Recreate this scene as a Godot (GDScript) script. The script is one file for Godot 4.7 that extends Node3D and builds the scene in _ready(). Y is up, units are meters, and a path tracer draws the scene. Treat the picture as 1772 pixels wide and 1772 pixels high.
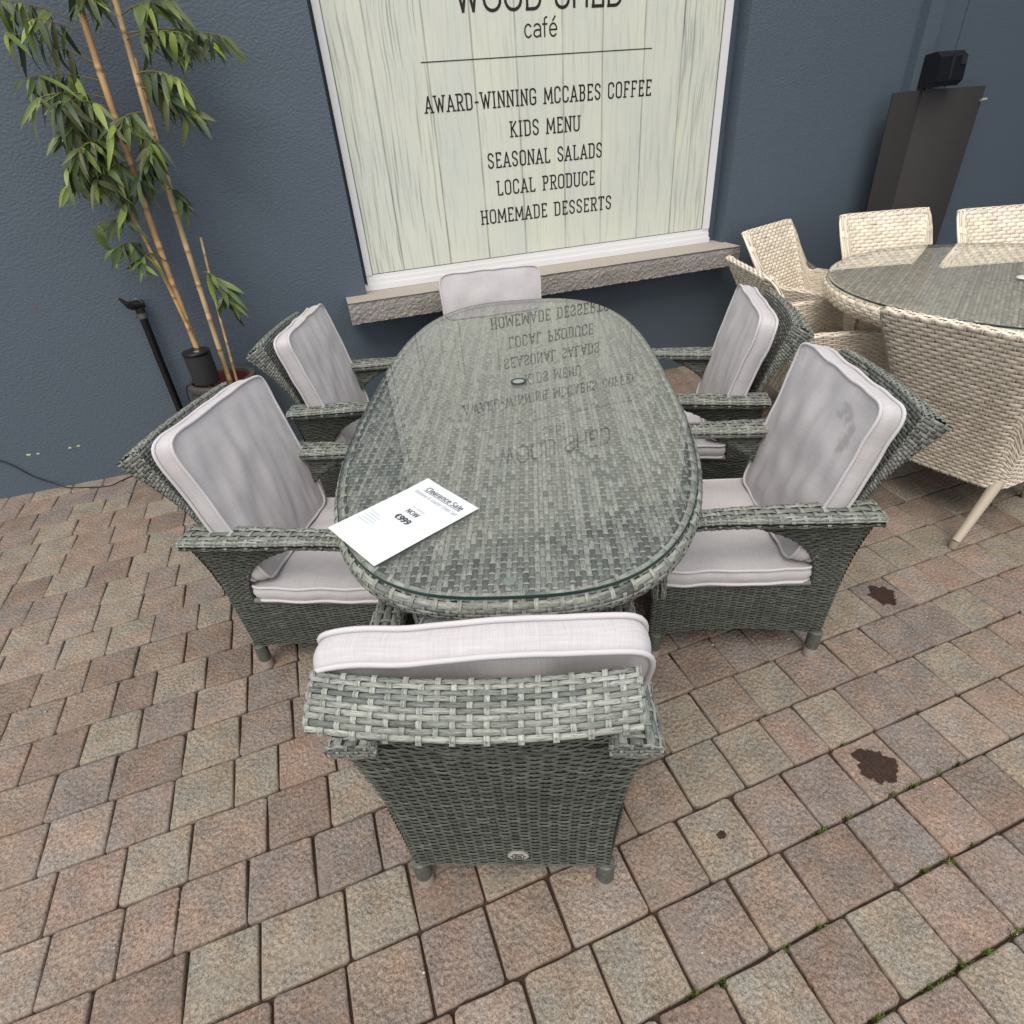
extends Node3D
# A cafe yard: grey rattan dining set in front of a painted wall with a printed sign board.

var rng := RandomNumberGenerator.new()
var M := {}
var used := {}

# ---------------------------------------------------------------- mesh collector
class Mesher:
	var P := PackedVector3Array()
	var N := PackedVector3Array()
	var U := PackedVector2Array()
	var C := PackedColorArray()
	var I := PackedInt32Array()
	func v(p: Vector3, n: Vector3, uv := Vector2.ZERO, c := Color.WHITE) -> int:
		P.append(p); N.append(n); U.append(uv); C.append(c)
		return P.size() - 1
	func tri(a: int, b: int, c: int) -> void:
		# winding follows the vertex normals (front faces clockwise)
		var g := (P[b] - P[a]).cross(P[c] - P[a])
		if g.dot(N[a] + N[b] + N[c]) > 0.0:
			I.append(a); I.append(c); I.append(b)
		else:
			I.append(a); I.append(b); I.append(c)
	func quad(a: int, b: int, c: int, d: int) -> void:
		tri(a, b, c); tri(a, c, d)
	func face(a: Vector3, b: Vector3, c: Vector3, d: Vector3, out: Vector3, col := Color.WHITE) -> void:
		var n := (b - a).cross(c - a).normalized()
		if n.dot(out) < 0.0: n = -n
		quad(v(a, n, Vector2(0, 0), col), v(b, n, Vector2(1, 0), col), v(c, n, Vector2(1, 1), col), v(d, n, Vector2(0, 1), col))
	func box(lo: Vector3, hi: Vector3, col := Color.WHITE) -> void:
		var q := [Vector3(lo.x, lo.y, lo.z), Vector3(hi.x, lo.y, lo.z), Vector3(hi.x, hi.y, lo.z), Vector3(lo.x, hi.y, lo.z),
			Vector3(lo.x, lo.y, hi.z), Vector3(hi.x, lo.y, hi.z), Vector3(hi.x, hi.y, hi.z), Vector3(lo.x, hi.y, hi.z)]
		face(q[0], q[1], q[2], q[3], Vector3(0, 0, -1), col); face(q[4], q[5], q[6], q[7], Vector3(0, 0, 1), col)
		face(q[0], q[3], q[7], q[4], Vector3(-1, 0, 0), col); face(q[1], q[2], q[6], q[5], Vector3(1, 0, 0), col)
		face(q[0], q[1], q[5], q[4], Vector3(0, -1, 0), col); face(q[3], q[2], q[6], q[7], Vector3(0, 1, 0), col)
	# a smooth sheet over surf(u, v)
	func sheet(surf: Callable, nu: int, nv: int, flip := false, lift := 0.0, col := Color.WHITE, su := 1.0, sv := 1.0, wrap := false) -> void:
		var base := P.size()
		var g := PackedVector3Array()
		for j in nv + 1:
			for i in nu + 1:
				g.append(surf.call(float(i) / nu, float(j) / nv))
		for j in nv + 1:
			for i in nu + 1:
				var r := j * (nu + 1)
				var ia := i + 1 if i < nu else (1 if wrap else nu)
				var ib := i - 1 if i > 0 else (nu - 1 if wrap else 0)
				var du := g[r + ia] - g[r + ib]
				var dv := g[mini(j + 1, nv) * (nu + 1) + i] - g[maxi(j - 1, 0) * (nu + 1) + i]
				var n := du.cross(dv).normalized()
				if flip: n = -n
				v(g[r + i] + n * lift, n, Vector2(su * i / nu, sv * j / nv), col)
		for j in nv:
			for i in nu:
				var k := base + j * (nu + 1) + i
				quad(k, k + 1, k + nu + 2, k + nu + 1)
	# tube along points with radii
	func tube(pts: PackedVector3Array, rad: PackedFloat32Array, seg := 8, cap := true, col := Color.WHITE) -> void:
		var n := pts.size()
		var base := P.size()
		var side := Vector3.ZERO
		for i in n:
			var t := (pts[mini(i + 1, n - 1)] - pts[maxi(i - 1, 0)]).normalized()
			if side == Vector3.ZERO:
				side = t.cross(Vector3(0.31, 0.2, 0.93)).normalized()
			side = (side - t * side.dot(t)).normalized()
			var up := t.cross(side)
			for k in seg:
				var a := TAU * k / seg
				var d := side * cos(a) + up * sin(a)
				v(pts[i] + d * rad[i], d, Vector2(float(k) / seg, float(i)), col)
		for i in n - 1:
			for k in seg:
				var a := base + i * seg + k
				var b := base + i * seg + (k + 1) % seg
				quad(a, b, b + seg, a + seg)
		if cap:
			for e in [0, n - 1]:
				var t := (pts[1] - pts[0]).normalized() * -1.0 if e == 0 else (pts[n - 1] - pts[n - 2]).normalized()
				var c := v(pts[e], t, Vector2.ZERO, col)
				var first := P.size()
				for k in seg:
					v(P[base + e * seg + k], t, Vector2.ZERO, col)
				for k in seg:
					tri(c, first + k, first + (k + 1) % seg)
	# lathe round the y axis: profile of (radius, y)
	func lathe(prof: PackedVector2Array, seg := 24, at := Vector3.ZERO, col := Color.WHITE) -> void:
		var n := prof.size()
		var base := P.size()
		for i in n:
			var t := (prof[mini(i + 1, n - 1)] - prof[maxi(i - 1, 0)]).normalized()
			var nn := Vector2(t.y, -t.x)
			for k in seg:
				var a := TAU * k / seg
				v(at + Vector3(prof[i].x * cos(a), prof[i].y, prof[i].x * sin(a)), Vector3(nn.x * cos(a), nn.y, nn.x * sin(a)).normalized(), Vector2(float(k) / seg, float(i) / n), col)
		for i in n - 1:
			for k in seg:
				var a := base + i * seg + k
				var b := base + i * seg + (k + 1) % seg
				quad(a, b, b + seg, a + seg)
	func mesh() -> ArrayMesh:
		var arr := []
		arr.resize(Mesh.ARRAY_MAX)
		arr[Mesh.ARRAY_VERTEX] = P; arr[Mesh.ARRAY_NORMAL] = N; arr[Mesh.ARRAY_TEX_UV] = U; arr[Mesh.ARRAY_COLOR] = C; arr[Mesh.ARRAY_INDEX] = I
		var am := ArrayMesh.new()
		am.add_surface_from_arrays(Mesh.PRIMITIVE_TRIANGLES, arr)
		return am

# ---------------------------------------------------------------- nodes
func numbered(called: String) -> String:
	if not used.has(called):
		used[called] = 0
		return called
	used[called] += 1
	return "%s_%03d" % [called, used[called]]

func tag(o: Node3D, label: String, category: String, group := "", kind := "") -> Node3D:
	if label: o.set_meta("label", label)
	if category: o.set_meta("category", category)
	if group: o.set_meta("group", group)
	if kind: o.set_meta("kind", kind)
	return o

func thing(called: String, label: String, category: String, at := Vector3.ZERO, turn := 0.0, group := "") -> Node3D:
	var o := Node3D.new()
	o.name = numbered(called)
	add_child(o)
	o.position = at
	o.rotation.y = turn
	return tag(o, label, category, group)

func put(called: String, mesh: Mesh, m: Material, parent: Node3D = null) -> MeshInstance3D:
	var o := MeshInstance3D.new()
	o.mesh = mesh
	o.material_override = m
	if parent == null:
		o.name = numbered(called)
		add_child(o)
	else:
		o.name = called
		parent.add_child(o, true)
	return o

func structure(called: String, mesh: Mesh, m: Material) -> MeshInstance3D:
	var o := put(called, mesh, m)
	o.set_meta("kind", "structure")
	return o

func lin(r: float, g: float, b: float) -> Color:
	return Color(r / 255.0, g / 255.0, b / 255.0).srgb_to_linear()

func mat(c: Color, rough := 0.8, spec := 0.5, metal := 0.0) -> StandardMaterial3D:
	var m := StandardMaterial3D.new()
	m.albedo_color = c
	m.roughness = rough
	m.metallic_specular = spec
	m.metallic = metal
	return m

func rgb(r: float, g: float, b: float) -> Color:
	return Color(r / 255.0, g / 255.0, b / 255.0)

# ---------------------------------------------------------------- textures
func noise_image(size: int, freq: float, oct: int, seed_: int, type := FastNoiseLite.TYPE_SIMPLEX_SMOOTH) -> Image:
	var n := FastNoiseLite.new()
	n.noise_type = type
	n.seed = seed_
	n.frequency = freq
	n.fractal_octaves = oct
	return n.get_seamless_image(size, size)

func normal_tex(img: Image, amount: float) -> ImageTexture:
	var c := img.duplicate() as Image
	c.convert(Image.FORMAT_RGBA8)
	c.bump_map_to_normal_map(amount)
	return ImageTexture.create_from_image(c)

func byte_of(x: float) -> int:
	return clampi(int(x * 255.0), 0, 255)

# stone: blotches of hue, grain, bright and dark grit
func stone_tex(size: int) -> ImageTexture:
	var a := noise_image(size, 0.006, 3, 11).get_data()
	var b := noise_image(size, 0.06, 3, 12).get_data()
	var g := noise_image(size, 0.17, 2, 13).get_data()
	var h := noise_image(size, 0.007, 2, 14).get_data()
	var p := noise_image(size, 0.10, 1, 15).get_data()
	var out := PackedByteArray()
	out.resize(size * size * 3)
	for i in size * size:
		var t := a[i] / 255.0 - 0.5
		var k := b[i] / 255.0 - 0.5
		var f := g[i] / 255.0
		var w := h[i] / 255.0 - 0.5
		var q := p[i] / 255.0
		var l := 0.80 + t * 0.13 + k * 0.30 + (f - 0.5) * 0.30
		if f > 0.77: l += (f - 0.77) * 1.5
		elif f < 0.2: l -= (0.2 - f) * 2.4
		if q > 0.9: l += (q - 0.9) * 3.2
		elif q < 0.09: l -= (0.09 - q) * 6.5
		out[i * 3] = byte_of(l * (1.0 + w * 0.09))
		out[i * 3 + 1] = byte_of(l)
		out[i * 3 + 2] = byte_of(l * (1.0 - w * 0.07))
	return ImageTexture.create_from_image(Image.create_from_data(size, size, false, Image.FORMAT_RGB8, out))

# strand: fine streaks along u
func streak_tex(w: int, h: int) -> ImageTexture:
	var n := FastNoiseLite.new()
	n.seed = 5
	n.frequency = 1.0
	n.fractal_octaves = 2
	var img := Image.create(w, h, false, Image.FORMAT_RGB8)
	for y in h:
		for x in w:
			var s := n.get_noise_2d(x * 0.02, y * 0.16)
			var d := n.get_noise_2d(x * 0.05 + 400.0, y * 0.5)
			var l := 0.88 + s * 0.22
			if d > 0.32: l -= (d - 0.32) * 1.3
			img.set_pixel(x, y, Color(l, l, l * 0.99))
	return ImageTexture.create_from_image(img)

func fabric_tex(size: int) -> ImageTexture:
	var img := Image.create(size, size, false, Image.FORMAT_RGB8)
	var n := FastNoiseLite.new()
	n.seed = 21
	n.frequency = 1.0
	for y in size:
		for x in size:
			var l := 0.93 + 0.05 * n.get_noise_2d(x * 0.009, y * 0.33) + 0.05 * n.get_noise_2d(x * 0.33 + 90.0, y * 0.011)
			l += 0.03 if (x + y) % 4 < 2 else -0.02
			img.set_pixel(x, y, Color(l, l, l))
	return ImageTexture.create_from_image(img)

func granite_tex(size: int) -> ImageTexture:
	var a := noise_image(size, 0.09, 3, 31).get_data()
	var b := noise_image(size, 0.25, 1, 32).get_data()
	var out := PackedByteArray()
	out.resize(size * size * 3)
	for i in size * size:
		var l := 0.8 + (a[i] / 255.0 - 0.5) * 0.5
		if b[i] < 60: l -= 0.3
		elif b[i] > 200: l += 0.18
		out[i * 3] = byte_of(l); out[i * 3 + 1] = byte_of(l * 0.985); out[i * 3 + 2] = byte_of(l * 0.965)
	return ImageTexture.create_from_image(Image.create_from_data(size, size, false, Image.FORMAT_RGB8, out))

# the sign's print: pale limed boards
func board_print(w: int, h: int) -> ImageTexture:
	var n := FastNoiseLite.new()
	n.seed = 77
	n.frequency = 1.0
	n.fractal_octaves = 3
	var one := FastNoiseLite.new()
	one.seed = 78
	one.frequency = 1.0
	one.fractal_type = FastNoiseLite.FRACTAL_NONE
	var joints := [0.0, 0.086, 0.217, 0.328, 0.436, 0.556, 0.663, 0.778, 0.886, 1.01]
	var out := PackedByteArray()
	out.resize(w * h * 3)
	for x in w:
		var u := float(x) / w
		var plank := 0
		for k in joints.size():
			if u >= joints[k]: plank = k
		var edge: float = minf(u - joints[plank], joints[plank + 1] - u) * w
		var rough := 0.45 + 0.4 * absf(n.get_noise_2d(plank * 7.7, 3.0)) + (0.5 if plank == 0 or plank >= 8 else 0.0)
		for y in h:
			var wob := n.get_noise_2d(plank * 9.0, y * 0.004) * 6.0
			var g := n.get_noise_2d((x + wob) * 0.11 + plank * 31.0, y * 0.0045)
			var fine := one.get_noise_2d((x + wob) * 0.3 + plank * 13.0, y * 0.012 + 50.0)
			var big := n.get_noise_2d(x * 0.006 + plank * 3.0, y * 0.003 + 9.0)
			var l := 0.93 + 0.03 * big
			if g > 0.12: l -= (g - 0.12) * 0.2 * rough
			if fine > 0.5: l -= (fine - 0.5) * 0.2 * rough
			var wobble := 0.6 + 0.5 * n.get_noise_2d(plank * 5.0, y * 0.01)
			if edge < 1.6: l -= 0.30 * wobble
			if plank <= 1 or plank >= 8:
				var vein := one.get_noise_2d((x + wob * 0.7) * 0.24 + plank * 17.0, y * 0.0042 + 200.0)
				if vein > 0.42: l -= (vein - 0.42) * 0.42
			var i := (y * w + x) * 3
			out[i] = byte_of(l * 0.965 + big * 0.01)
			out[i + 1] = byte_of(l * 0.985)
			out[i + 2] = byte_of(l * 0.915 - big * 0.02)
	return ImageTexture.create_from_image(Image.create_from_data(w, h, false, Image.FORMAT_RGB8, out))

# ---------------------------------------------------------------- weaving
# Lays a plain weave of real strands over surf(u, v): rows run along u, stakes along v.
func weave(m: Mesher, surf: Callable, nu: int, nv: int, o: Dictionary) -> void:
	var h: float = o.get("h", 0.0022)
	var off: float = o.get("off", 0.0)
	var wa: float = o.get("wa", 0.49)
	var sw: float = o.get("sw", 0.42)
	var loose: float = o.get("loose", 0.03)
	var stake_h: float = o.get("stake_h", 0.85)
	var tones: Array = o["tones"]
	var stake_tones: Array = o.get("stake_tones", tones)
	var clipped: bool = o.has("clip")
	var clip: Callable = o.get("clip", func(_p): return true)
	var flip: float = -1.0 if o.get("flip", false) else 1.0
	var r := RandomNumberGenerator.new()
	r.seed = o.get("seed", 7)
	var K := 2 * nu + 1
	var grid: Array[PackedVector3Array] = []
	for j in nv:
		var line := PackedVector3Array()
		line.resize(K)
		for k in K:
			line[k] = surf.call(float(k) / (2 * nu), (j + 0.5) / nv)
		grid.append(line)
	var along := PackedFloat32Array([-0.55, 0.55, 1.0, 0.55, -0.55])
	var slope := PackedFloat32Array([0.75, 0.4, 0.0, -0.4, -0.75])
	var row_tone := []
	for j in nv: row_tone.append(tones[r.randi() % tones.size()])
	var st_tone := []
	for i in nu + 2: st_tone.append(stake_tones[r.randi() % stake_tones.size()])
	for j in nv:
		var line := grid[j]
		var lo := grid[maxi(j - 1, 0)]
		var hi := grid[mini(j + 1, nv - 1)]
		var span := float(mini(j + 1, nv - 1) - maxi(j - 1, 0))
		var i := -1 if posmod(-1 + j, 2) == 0 else 0
		while i <= nu:
			# the weaver's float from stake i to stake i + 2
			var k0 := clampi(2 * i, 0, K - 1)
			var k4 := clampi(2 * i + 4, 0, K - 1)
			if k4 > k0 and (not clipped or clip.call(line[clampi(2 * i + 2, 0, K - 1)])):
				var tone: Color = row_tone[j]
				if r.randf() < 0.35: tone = tones[r.randi() % tones.size()]
				tone = tone * r.randf_range(0.86, 1.12)
				var u0 := r.randf() * 8.0
				var v0 := r.randf() * 8.0
				var lift := r.randf_range(-0.0003, 0.0004)
				var drift := r.randfn(0.0, loose)
				var skew := r.randfn(0.0, loose * 0.35)
				var base := m.P.size()
				var cols := 0
				for t in 5:
					var k := 2 * i + t
					if k < 0 or k > K - 1: continue
					cols += 1
					var p := line[k]
					var du := line[mini(k + 1, K - 1)] - line[maxi(k - 1, 0)]
					var dv := (hi[k] - lo[k]) / span
					var n := du.cross(dv).normalized() * flip
					var dun := du.normalized()
					var dvn := dv.normalized()
					var top := off + h * along[t] + lift
					for a in 3:
						var s := float(a - 1)
						var nn := (n + dvn * s * 0.85 - dun * slope[t] * 0.6).normalized()
						var q := p + dv * (s * wa + drift + skew * (t - 2)) + n * (top if a == 1 else top - h * 0.62)
						m.v(q, nn, Vector2(u0 + t * 0.05, v0 + a * 0.06), tone)
				for c in cols - 1:
					for a in 2:
						var b := base + c * 3 + a
						m.quad(b, b + 1, b + 4, b + 3)
			# the stake that passes over this row at i
			if i >= 0 and i <= nu:
				var k := 2 * i
				var p := line[k]
				if not clipped or clip.call(p):
					var du := (line[mini(k + 1, K - 1)] - line[maxi(k - 1, 0)]) / float(mini(k + 1, K - 1) - maxi(k - 1, 0))
					var dv := (hi[k] - lo[k]) / span
					var n := du.cross(dv).normalized() * flip
					var dun := du.normalized()
					var dvn := dv.normalized()
					var tone: Color = st_tone[i]
					tone = tone * r.randf_range(0.9, 1.14)
					var u0 := r.randf() * 8.0
					var v0 := r.randf() * 8.0
					var base := m.P.size()
					for b in 3:
						var y := (b - 1) * 0.86
						var top := off + (h * stake_h if b == 1 else -h * 0.5)
						for a in 3:
							var s := float(a - 1)
							m.v(p + dv * y + du * s * sw + n * (top if a == 1 else top - h * 0.18), (n + dun * s * 0.35 + dvn * (b - 1) * 0.8).normalized(), Vector2(u0 + b * 0.05, v0 + a * 0.05), tone)
					for b in 2:
						for a in 2:
							var q := base + b * 3 + a
							m.quad(q, q + 1, q + 4, q + 3)
			i += 2

func woven(called: String, parent: Node3D, surf: Callable, nu: int, nv: int, o: Dictionary, material: Material, gap_shade_depth := 0.0045) -> MeshInstance3D:
	var m := Mesher.new()
	weave(m, surf, nu, nv, o)
	if gap_shade_depth > 0.0:
		var c: Color = o.get("gap_shade_tone", Color(0.05, 0.052, 0.05))  # added sheet behind the strands; its dark colour paints the shade in the gaps
		m.sheet(surf, clampi(nu / 2, 4, 40), clampi(nv / 3, 3, 24), o.get("flip", false), -gap_shade_depth, c)
	return put(called, m.mesh(), material, parent)

# ---------------------------------------------------------------- grey armchair
func back_half(y: float) -> float:
	return lerpf(0.196, 0.229, smoothstep(0.5, 0.83, y))

func inner_back(u: float, v: float) -> Vector3:
	var y := lerpf(0.30, 0.829, v)
	var s := 2.0 * u - 1.0
	return Vector3(s * back_half(y), y, lerpf(0.185, 0.313, pow(v, 1.35)) + 0.018 * (1.0 - s * s) * (0.4 + 0.6 * v))

func rear_back(u: float, v: float) -> Vector3:
	var y := lerpf(0.545, 0.789, v)
	var s := 2.0 * u - 1.0
	return Vector3(s * back_half(y + 0.04 * v), y - 0.003 * (1.0 - s * s) * v, 0.255 + 0.129 * pow(v, 1.9) + 0.018 * (1.0 - s * s))

func rear_low(u: float, v: float) -> Vector3:
	var s := 2.0 * u - 1.0
	var y := lerpf(0.096 + 0.012 * (1.0 - s * s), 0.573, v)
	var hw := 0.212 + 0.012 * v + 0.058 * pow(v, 3.2)
	return Vector3(s * hw, y, 0.244 + 0.014 * v + (0.004 + 0.014 * v) * (1.0 - s * s))

func sweep(path: Array, wide: Array, tall: Array, side: float) -> Callable:
	# closed rounded section carried along a path in the chair's side plane
	var c := Curve3D.new()
	for p in path: c.add_point(p)
	var n := path.size() - 1
	return func(u: float, v: float) -> Vector3:
		var f := u * n
		var k := mini(int(f), n - 1)
		var t := f - k
		var p0: Vector3 = path[maxi(k - 1, 0)]
		var p1: Vector3 = path[k]
		var p2: Vector3 = path[k + 1]
		var p3: Vector3 = path[mini(k + 2, n)]
		var p := p1.cubic_interpolate(p2, p0, p3, t)
		var q := p1.cubic_interpolate(p2, p0, p3, minf(t + 0.05, 1.0)) - p1.cubic_interpolate(p2, p0, p3, maxf(t - 0.05, 0.0))
		var tan := q.normalized()
		var x := Vector3(side, 0, 0)
		x = (x - tan * x.dot(tan)).normalized()
		var up := x.cross(tan) * side
		var w := lerpf(wide[k], wide[k + 1], t)
		var hgt := lerpf(tall[k], tall[k + 1], t)
		var a := TAU * v
		var ca := cos(a)
		var sa := sin(a)
		var e := 0.55
		return p + x * (w * signf(ca) * pow(absf(ca), e)) + up * (hgt * signf(sa) * pow(absf(sa), e))

func wrapped_leg(parent: Node3D, at: Vector3, top: float, r0: float, m: Material, tip: Material) -> void:
	var prof := PackedVector2Array()
	var y := 0.036
	while y < top:
		prof.append(Vector2(r0 * 0.94, y)); prof.append(Vector2(r0, y + 0.0035))
		y += 0.007
	prof.append(Vector2(r0 * 0.7, top + 0.004)); prof.append(Vector2(0.0, top + 0.006))
	var a := Mesher.new()
	a.lathe(prof, 16, Vector3.ZERO, lin(104, 109, 104))
	var o := put("leg", a.mesh(), m, parent)
	o.position = at
	var b := Mesher.new()
	b.lathe(PackedVector2Array([Vector2(0.0, 0.0), Vector2(r0 * 0.85, 0.0), Vector2(r0 * 0.95, 0.003), Vector2(r0 * 0.95, 0.036)]), 16)
	put("foot_cap", b.mesh(), tip, o)

func make_grey_chair(called: String) -> Node3D:
	var t := thing(called, "grey", "chair")
	var tones: Array = M.grey_tones
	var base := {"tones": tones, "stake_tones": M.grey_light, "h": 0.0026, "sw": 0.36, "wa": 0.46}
	var fine := {"tones": M.grey_dark, "stake_tones": M.grey_dark, "h": 0.0032, "sw": 0.3, "wa": 0.46, "stake_h": 0.12, "gap_shade_tone": Color(0.07, 0.074, 0.07), "loose": 0.09}
	var g: Material = M.wicker
	woven("inner_back", t, inner_back, 20, 62, base.merged({"seed": 3, "flip": true}), g)
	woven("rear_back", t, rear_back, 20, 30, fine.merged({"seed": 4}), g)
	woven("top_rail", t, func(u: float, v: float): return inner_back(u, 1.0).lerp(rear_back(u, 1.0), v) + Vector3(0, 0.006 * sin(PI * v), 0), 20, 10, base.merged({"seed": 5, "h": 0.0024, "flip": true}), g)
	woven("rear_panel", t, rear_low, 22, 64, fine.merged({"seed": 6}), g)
	for s in [-1.0, 1.0]:
		var cu := 0.0 if s < 0.0 else 1.0
		woven("back_edge", t, func(u: float, v: float): return inner_back(cu, 0.48 + 0.52 * v).lerp(rear_back(cu, v), u) + Vector3(s * 0.004 * sin(PI * u), 0, 0), 4, 32, base.merged({"seed": 8, "flip": s > 0.0}), g)
		# skirt below the seat
		var skirt := func(u: float, v: float):
			var y := lerpf(0.094 + 0.026 * (1.0 - pow(2.0 * u - 1.0, 2.0)), 0.325, v)
			return Vector3(s * (0.212 + 0.022 * v), y, lerpf(-0.27, 0.242, u))
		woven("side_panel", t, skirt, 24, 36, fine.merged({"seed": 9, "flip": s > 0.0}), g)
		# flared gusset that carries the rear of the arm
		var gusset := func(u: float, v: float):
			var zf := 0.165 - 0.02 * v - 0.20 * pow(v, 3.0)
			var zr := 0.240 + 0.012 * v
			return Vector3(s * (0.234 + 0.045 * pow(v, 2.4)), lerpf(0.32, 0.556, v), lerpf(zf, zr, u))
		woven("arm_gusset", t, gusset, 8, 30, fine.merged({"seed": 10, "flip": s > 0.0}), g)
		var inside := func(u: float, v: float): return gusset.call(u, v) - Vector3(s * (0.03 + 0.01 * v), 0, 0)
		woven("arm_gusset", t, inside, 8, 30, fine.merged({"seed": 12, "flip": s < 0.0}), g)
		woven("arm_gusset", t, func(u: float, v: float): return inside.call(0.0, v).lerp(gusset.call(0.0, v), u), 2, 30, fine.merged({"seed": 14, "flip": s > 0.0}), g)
		# arm: flat and broad at the rear, round at the front, turning down to the seat
		var path := [Vector3(s * 0.246, 0.566, 0.27), Vector3(s * 0.248, 0.566, 0.14), Vector3(s * 0.25, 0.566, 0.0), Vector3(s * 0.252, 0.564, -0.12), Vector3(s * 0.252, 0.552, -0.2), Vector3(s * 0.25, 0.50, -0.25), Vector3(s * 0.244, 0.40, -0.262), Vector3(s * 0.232, 0.29, -0.258)]
		var arm := sweep(path, [0.047, 0.043, 0.038, 0.031, 0.027, 0.024, 0.022, 0.022], [0.016, 0.017, 0.017, 0.018, 0.018, 0.02, 0.02, 0.02], s)
		var am := Mesher.new()
		weave(am, func(u: float, v: float): return arm.call(u, v), 34, 22, base.merged({"seed": 11, "flip": s < 0.0, "h": 0.002}))
		am.sheet(func(u: float, v: float): return arm.call(u, v), 28, 18, s < 0.0, -0.003, Color(0.05, 0.052, 0.05))  # dark inner sleeve, gap shade painted under the arm's strands
		var capc := am.v(path[0], Vector3.BACK, Vector2.ZERO, lin(120, 124, 120))
		for k in 20: am.v(arm.call(0.0, k / 20.0) + Vector3(0, 0, -0.001), Vector3.BACK, Vector2(k * 0.1, 0), lin(120, 124, 120))
		for k in 20: am.tri(capc, capc + 1 + k, capc + 1 + (k + 1) % 20)
		weave(am, func(u: float, v: float): return Vector3(s * 0.246 + (u - 0.5) * 0.084, 0.566 + (v - 0.5) * 0.027, 0.271), 5, 3, base.merged({"seed": 15, "h": 0.0018}))
		put("arm", am.mesh(), g, t)
		for z in [-0.25, 0.234]:
			wrapped_leg(t, Vector3(s * 0.207, 0, z), 0.1, 0.02, g, M.foot_metal)
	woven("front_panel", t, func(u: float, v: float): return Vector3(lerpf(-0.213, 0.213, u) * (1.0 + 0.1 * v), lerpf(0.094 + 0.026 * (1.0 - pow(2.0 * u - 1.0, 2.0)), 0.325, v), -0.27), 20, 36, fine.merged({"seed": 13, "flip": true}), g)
	var sm := Mesher.new()
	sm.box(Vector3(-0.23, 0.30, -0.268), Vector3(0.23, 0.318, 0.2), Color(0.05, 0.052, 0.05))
	put("seat_frame", sm.mesh(), g, t)
	# rim wound along the top edge of the side panels
	for s in [-1.0, 1.0]:
		var rm := Mesher.new()
		var pts := PackedVector3Array()
		var rad := PackedFloat32Array()
		for k in 70:
			pts.append(Vector3(s * 0.233, 0.322, lerpf(-0.268, 0.16, k / 69.0)))
			rad.append(0.0095 if k % 2 == 0 else 0.0083)
		rm.tube(pts, rad, 8, true, lin(128, 132, 128))
		put("seat_rim", rm.mesh(), g, t)
	return t

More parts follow.
